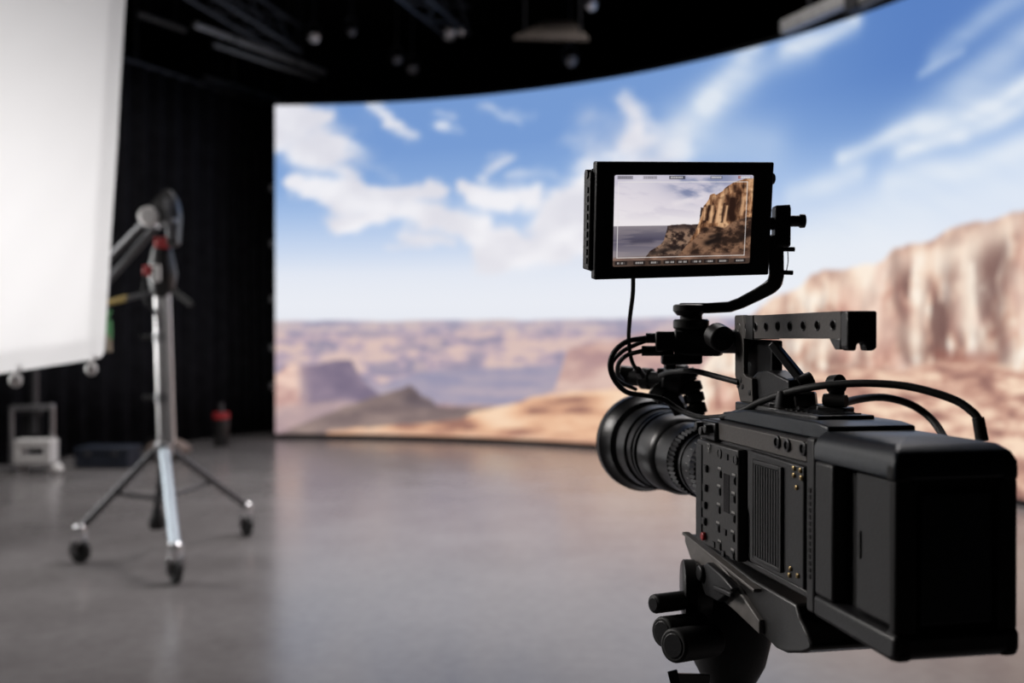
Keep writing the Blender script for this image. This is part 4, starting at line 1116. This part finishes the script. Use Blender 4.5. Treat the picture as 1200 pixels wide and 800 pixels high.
    for p, q, w, k in (((0.6834, 0.2438), (0.7552, 0.2849), .035, .9), ((0.7013, 0.3123), (0.7641, 0.3397), .02, .7), ((0.9435, 0.2849), (0.9973, 0.3671), .03, .6)):
        over(img, m * np.clip(stroke(U, V, p, q, w, k) * 1.2, 0, 1), rgb(34, 26, 24))
    low = sstep(.135, .09, V - .04 * (U - .5))
    over(img, .8 * low, ramp(n1.fbm(X * 6, Y * 16, 5), [.3, .7], [(92, 68, 58), (150, 116, 98)]))
    # guide frame, status row and menu row
    def line(x0, y0, x1, y1, w, k=.9):
        nonlocal img
        over(img, np.clip(k * np.exp(-((np.clip(0, 0, 1) + np.maximum(0, np.maximum(x0 - U, U - x1)) * 1.55) ** 2 + np.maximum(0, np.maximum(y0 - V, V - y1)) ** 2) / (w * w)), 0, 1), rgb(238, 234, 232))
    fx0, fx1, fy0, fy1 = .030, .957, .095, .925
    line(fx0, fy0, fx1, fy0, .0042); line(fx0, fy1, fx1, fy1, .0042); line(fx0, fy0, fx0, fy1, .0042); line(fx1, fy0, fx1, fy1, .0042)
    line(fx0 - .01, .485, fx0 + .012, .485, .006)
    rng = np.random.default_rng(4)
    strip = sstep(.068, .058, V)
    over(img, .55 * strip, rgb(40, 34, 32))
    for k, x in enumerate((.06, .19, .30, .405, .50, .60, .70, .80, .925)):
        over(img, .75 * ((np.abs(U - x) < .043) & (np.abs(V - .036) < .022)), rgb(34, 30, 30))
        xx = x - .026
        while xx < x + .026:
            ww = rng.uniform(.004, .009)
            line(xx, .028, xx + ww, .044, .003, .62 if rng.random() > .3 else .2)
            xx += ww + .006
    for x0, x1, dark in ((.02, .13, .35), (.20, .30, .2), (.385, .50, .65), (.68, .77, .3), (.885, .99, .1)):
        over(img, dark * ((U > x0) & (U < x1) & (V > .955) & (V < .992)), rgb(40, 38, 44))
        if x0 > .3:
            xx = x0 + .012
            while xx < x1 - .015:
                ww = rng.uniform(.004, .010)
                line(xx, .967, xx + ww, .982, .003, .7)
                xx += ww + .006
        else:
            xx = x0 + .01
            while xx < x1 - .012:
                ww = rng.uniform(.004, .008)
                over(img, .4 * ((U > xx) & (U < xx + ww) & (V > .962) & (V < .985)), rgb(90, 84, 92))
                xx += ww + .005
    over(img, .5 * ((U > .885) & (U < .905) & (V > .958) & (V < .99)), rgb(150, 60, 50))
    return img
nx, nz = 460, 300
me = bpy.data.meshes.new('picture_screen')
U, V = np.meshgrid(np.linspace(0, 1, nx), np.linspace(0, 1, nz))
XX, ZZ = sx0 + (sx1 - sx0) * U, sz0 + (sz1 - sz0) * V
me.from_pydata(np.stack([XX, np.full_like(XX, .0028), ZZ + 0.0695], -1).reshape(-1, 3).tolist(), [], grid_faces(nx, nz))
picture(me, paint_monitor(nx, nz))
me.materials.append(picture_mat('monitor_picture', 0.9, 0.25))
so = bpy.data.objects.new('picture_screen', me)
COL.objects.link(so)
so.parent = mon

# ------------------------------------------------------------------ arm that carries the monitor
def Wv(p): return Vector(p)
arm = thing('monitor_arm', 'black curved bracket arm with knobs holding up the field monitor', 'bracket', (0.2353, 1.32, 1.4217))
obj('clamp_block', MB().obox((0.218, 1.325, 1.4432), (0.2751, 1.305, 1.4433), 0.036, 0.036), M['plastic'], arm, 0.004)
obj('plug_housing', MB().obox((0.1915, 1.33, 1.4443), (0.2237, 1.325, 1.4443), 0.034, 0.027), M['satin'], arm, 0.003)
obj('clamp_lip', MB().obox((0.1987, 1.325, 1.4205), (0.2511, 1.32, 1.4217), 0.036, 0.014), M['plastic'], arm, 0.003)
obj('clamp_nub', MB().obox((0.2032, 1.325, 1.4137), (0.2169, 1.325, 1.4137), 0.02, 0.012), M['plastic'], arm, 0.002)
obj('support_rod', MB().cyl((0.2604, 1.31, 1.4444), (0.295, 1.275, 1.4445), 0.0155, n=18), M['satin'], arm)
obj('rod_knob', MB().cyl((0.26, 1.275, 1.4533), (0.2656, 1.25, 1.4468), 0.0165, n=22), M['satin'], arm, 0.003)
obj('lower_disc', MB().lathe((0.2366, 1.315, 1.4607), (0, 0, 1), [(0, .0215), (.002, .0235), (.011, .0235), (.013, .0215)], 26), M['satin'], arm)
obj('disc_neck', MB().lathe((0.2366, 1.315, 1.4737), (0, 0, 1), [(0, .0145), (.012, .0145)], 20), M['plastic'], arm)
obj('upper_disc', MB().lathe((0.2344, 1.315, 1.4827), (0, 0, 1), [(-.004, .016), (.002, .0215), (.009, .0215), (.0105, .019)], 26), M['satin'], arm)
# the swept arm itself: a flat bar bent along its run
pts = [(0.2209, 1.315, 1.4883), (0.2582, 1.31, 1.4882), (0.2841, 1.3, 1.4895), (0.2974, 1.295, 1.4944), (0.3171, 1.285, 1.5051), (0.3299, 1.275, 1.5134), (0.3352, 1.27, 1.5196), (0.336, 1.265, 1.5291), (0.3342, 1.26, 1.5526), (0.3323, 1.255, 1.579)]
wd = [.0135, .0135, .014, .0145, .016, .018, .0185, .0185, .0185, .018]
mb = MB()
P_ = [Vector(p) for p in pts]
vs, fs = [], []
for i, p in enumerate(P_):
    d = (P_[min(i + 1, len(P_) - 1)] - P_[max(i - 1, 0)]).normalized()
    nrm = Vector((0.25, 0.97, 0)).normalized()
    s_ = d.cross(nrm).normalized()
    nn = s_.cross(d).normalized()
    a, b = wd[i] / 2, 0.009
    vs += [p + s_ * a + nn * b, p - s_ * a + nn * b, p - s_ * a - nn * b, p + s_ * a - nn * b]
for i in range(len(P_) - 1):
    for k in range(4):
        fs.append((4 * i + k, 4 * i + (k + 1) % 4, 4 * i + 4 + (k + 1) % 4, 4 * i + 4 + k))
fs += [(0, 1, 2, 3), tuple(4 * (len(P_) - 1) + k for k in (3, 2, 1, 0))]
obj('swept_arm', mb.add(vs, fs), M['satin'], arm, 0.002)
obj('hinge_block', MB().obox((0.3388, 1.255, 1.5629), (0.3393, 1.255, 1.6145), 0.020, 0.022, (0, 1, 0)), M['plastic'], arm, 0.003)
obj('hinge_cap', MB().obox((0.3301, 1.255, 1.6129), (0.3484, 1.255, 1.614), 0.018, 0.004), M['satin'], arm, 0.001)
kn = obj('tilt_knob', MB().cyl((0.3474, 1.255, 1.5963), (0.3635, 1.255, 1.5963), 0.0072, n=18).cyl((0.3624, 1.255, 1.5963), (0.3689, 1.255, 1.5963), 0.0088, n=18), M['satin'], arm, 0.001)
obj('arm_screw', MB().cyl((0.3377, 1.255, 1.5608), (0.356, 1.255, 1.5608), 0.003, n=10), M['satin'], arm)
obj('arm_screw', MB().cyl((0.3377, 1.255, 1.5317), (0.3538, 1.255, 1.5312), 0.003, n=10), M['satin'], arm)
obj('tether_wire', MB().tube([(0.3474, 1.255, 1.5586), (0.3479, 1.255, 1.5457), (0.3457, 1.255, 1.5328)], 0.0006, 6, 6), M['plastic'], arm)
obj('hinge_axle', MB().cyl((0.3226, 1.255, 1.593), (0.3355, 1.255, 1.593), 0.008, n=14), M['satin'], arm)
cp = MB().cyl((0, 0, 0), (0.042, -0.004, 0.0), 0.0068, n=14).mesh('cable_plug', M['plastic'])
for q in ((0.1789, 1.33, 1.4489), (0.1732, 1.33, 1.4318)):
    piece('cable_plug', cp, q, arm)

# ------------------------------------------------------------------ cables
def cable(label, pts, r, ends=(), frame=WORLD, m='rubber'):
    t = thing('cable', label, 'cable', tuple(pts[0]), frame)
    obj('cable_sheath', MB().tube(pts, r, 10, 8), M[m], t)
    for a, b, rr in ends:
        obj('connector', MB().cyl(a, b, rr * 0.92, rr, 14), M['plastic'], t, 0.001)
    return t
cable('thin cable dropping from the bottom edge of the field monitor', [(0.1491, 1.225, 1.5235), (0.1516, 1.25, 1.5036), (0.1525, 1.29, 1.4721), (0.1561, 1.33, 1.4443), (0.1631, 1.35, 1.4165), (0.1774, 1.38, 1.4003)], 0.0028, [((0.1726, 1.37, 1.4054), (0.181, 1.39, 1.3964), 0.006)])
cable('outermost looped cable left of the clamp block, running over the lens', [(0.1789, 1.33, 1.4489), (0.1539, 1.33, 1.4443), (0.1368, 1.33, 1.4306), (0.1311, 1.33, 1.4124), (0.1378, 1.34, 1.3926), (0.1562, 1.36, 1.3754), (0.1833, 1.38, 1.3696), (0.2135, 1.4, 1.3624), (0.2365, 1.38, 1.3471), (0.2549, 1.34, 1.3421), (0.2763, 1.3, 1.3464)], 0.0036)
cable('inner looped cable curling from the clamp block to the lens motor', [(0.1744, 1.33, 1.4318), (0.155, 1.34, 1.4259), (0.1457, 1.36, 1.4139), (0.1488, 1.4, 1.3984), (0.1626, 1.46, 1.3862)], 0.0032)
cable('short doubled cable hooked between the clamp block plugs', [(0.1796, 1.335, 1.4454), (0.1631, 1.34, 1.4385), (0.1481, 1.34, 1.4305), (0.136, 1.345, 1.4166), (0.1375, 1.36, 1.4022), (0.1512, 1.4, 1.3876), (0.1789, 1.44, 1.3747)], 0.003)
cable('thin cable arching from the lens motor to the handle riser', [(0.2147, 1.44, 1.3945), (0.2171, 1.4, 1.3996), (0.2238, 1.36, 1.4034), (0.2413, 1.31, 1.4051), (0.2632, 1.28, 1.3995), (0.2838, 1.245, 1.3935)], 0.0038)
cable('thick cable arching over the rear of the camera to its right side', [(0.2593, 1.23, 1.3509), (0.2735, 1.2, 1.3595), (0.2925, 1.165, 1.3751), (0.3119, 1.12, 1.3886), (0.3316, 1.09, 1.3958), (0.353, 1.07, 1.3996), (0.3779, 1.05, 1.4014), (0.406, 1.03, 1.3997), (0.4284, 1.01, 1.3937), (0.4451, 0.995, 1.3861), (0.4541, 0.985, 1.3774), (0.4585, 0.98, 1.3702), (0.4601, 0.978, 1.3578)], 0.0042, [((0.4589, 0.98, 1.3711), (0.4612, 0.976, 1.348), 0.0062)])
cable('soft blurred cable bowed out on the far side of the camera', [(0.3698, 1.16, 1.3586), (0.4124, 1.25, 1.3654), (0.4708, 1.34, 1.3673), (0.5278, 1.4, 1.3648), (0.5743, 1.42, 1.3514), (0.5962, 1.4, 1.3276), (0.5879, 1.34, 1.295), (0.5485, 1.26, 1.2611), (0.4771, 1.16, 1.2562)], 0.0055)

# ------------------------------------------------------------------ tripod with shoulder plate and fluid head
tri = thing('tripod', 'black tripod head and shoulder plate carrying the cinema camera', 'tripod', (0.055, 0.45, -1.45), RIG)
prof = [(.505, -.2625), (.505, -.272), (.494, -.284), (.480, -.290), (0.4314, -0.3149), (0.3313, -0.3243), (0.2537, -0.3312), (.238, -.3335), (0.2148, -0.331), (0.1763, -0.319), (0.1604, -0.311), (0.159, -0.3053), (0.174, -0.2928), (0.1848, -0.2861), (.192, -.2735), (.30, -.2735), (.43, -.2635)]
sp_ = obj('shoulder_plate', MB().prism(prof, 0.006, 0.108), M['satin'], tri, 0.004)
side = [(.500, -.262), (.500, -.272), (.478, -.290), (0.4314, -0.3117), (0.3313, -0.3194), (0.2673, -0.3266), (0.2673, -0.3114), (.30, -.300), (.36, -.279), (.43, -.266)]
obj('plate_side', MB().prism(side, 0.0, 0.007), M['plate'], sp_, 0.0015)
obj('plate_lip', MB().obox((0.002, .502, -.2605), (0.002, .275, -.2805), 0.010, 0.004), M['plate'], sp_, 0.001)
lk = obj('plate_lock', MB().prism([(0.4242, -0.2912), (0.3996, -0.2764), (0.35, -0.2817), (0.3191, -0.2891), (0.3628, -0.3153), (0.4031, -0.3179), (0.4314, -0.3036)], -0.009, 0.001), M['plastic'], sp_, 0.002)
obj('lock_lever', MB().obox((-.011, *(0.3661, -0.2988)), (-.011, *(0.3143, -0.2948)), 0.006, 0.006), M['shell'], sp_, 0.0015)
obj('lock_knob', MB().cyl((-.002, *(0.4136, -0.2928)), (-.014, *(0.4136, -0.2928)), 0.010, n=16), M['plastic'], sp_, 0.002)
HC = Vector((0.043, 0.4497, -0.4003))
HC = Vector((0.05, 0.468, 0))
obj('head_body', MB().lathe((HC.x, HC.y, 0), (0, 0, 1), [(-.462, .026), (-.448, .034), (-.425, .046), (-.395, .053), (-.355, .056), (-.315, .054), (-.288, .046)], 36), M['plastic'], tri)
dial = obj('drag_dial', MB().lathe((-0.0156, 0.4503, -0.321), (-0.95, 0.25, 0.0), [(-.03, .030), (-.012, .034), (-.010, .037), (.004, .037), (.006, .034)], 30), M['satin'], tri)
def knob(a, b, r, label=None):
    k = obj('head_knob', MB().cyl(a, b, r, n=28), M['rubber'], tri, 0.003)
    a, b = Vector(a), Vector(b)
    obj('knob_cap', MB().cyl(a + (a - b).normalized() * .001, a + (b - a) * .05, r * .72, n=20), M['plastic'], k, 0.001)
    return k
knob((-0.0734, 0.4101, -0.3272), (-0.0216, 0.431, -0.3299), 0.0118)
knob((-0.0697, 0.3891, -0.3558), (-0.0084, 0.4185, -0.3613), 0.0185)
knob((-0.0667, 0.358, -0.3629), (-0.0014, 0.3968, -0.3711), 0.0200)
obj('bowl_clamp', MB().lathe((HC.x, HC.y, 0), (0, 0, 1), [(-.52, .045), (-.505, .052), (-.475, .052), (-.468, .040), (-.458, .028)], 30), M['darksteel'], tri)
obj('clamp_lever', MB().obox((-0.0575, 0.3868, -0.4021), (-0.0535, 0.3861, -0.4185), 0.004, 0.012).obox((-0.0555, 0.3865, -0.4123), (0.0037, 0.4264, -0.4306), 0.006, 0.014), M['satin'], tri, 0.001)
obj('crown', MB().lathe((HC.x, HC.y, 0), (0, 0, 1), [(-.62, .05), (-.60, .075), (-.54, .080), (-.515, .055)], 30), M['satin'], tri)
for k in range(3):
    th = math.radians(90 + 120 * k)
    a = Vector((HC.x + .065 * math.cos(th), HC.y + .065 * math.sin(th), -.575))
    b = Vector((HC.x + .50 * math.cos(th), HC.y + .50 * math.sin(th), -1.43))
    lg = obj('leg', MB().cyl(a, a.lerp(b, .55), .020, n=14).cyl(a.lerp(b, .5), b, .014, n=14), M['satin'], tri)
    obj('rubber_foot', MB().lathe((b.x, b.y, -1.45), (0, 0, 1), [(0, .026), (.012, .028), (.03, .018)], 16), M['rubber'], lg)
    obj('leg_lock', MB().cyl(a.lerp(b, .52), a.lerp(b, .58), .025, n=14), M['plastic'], lg)
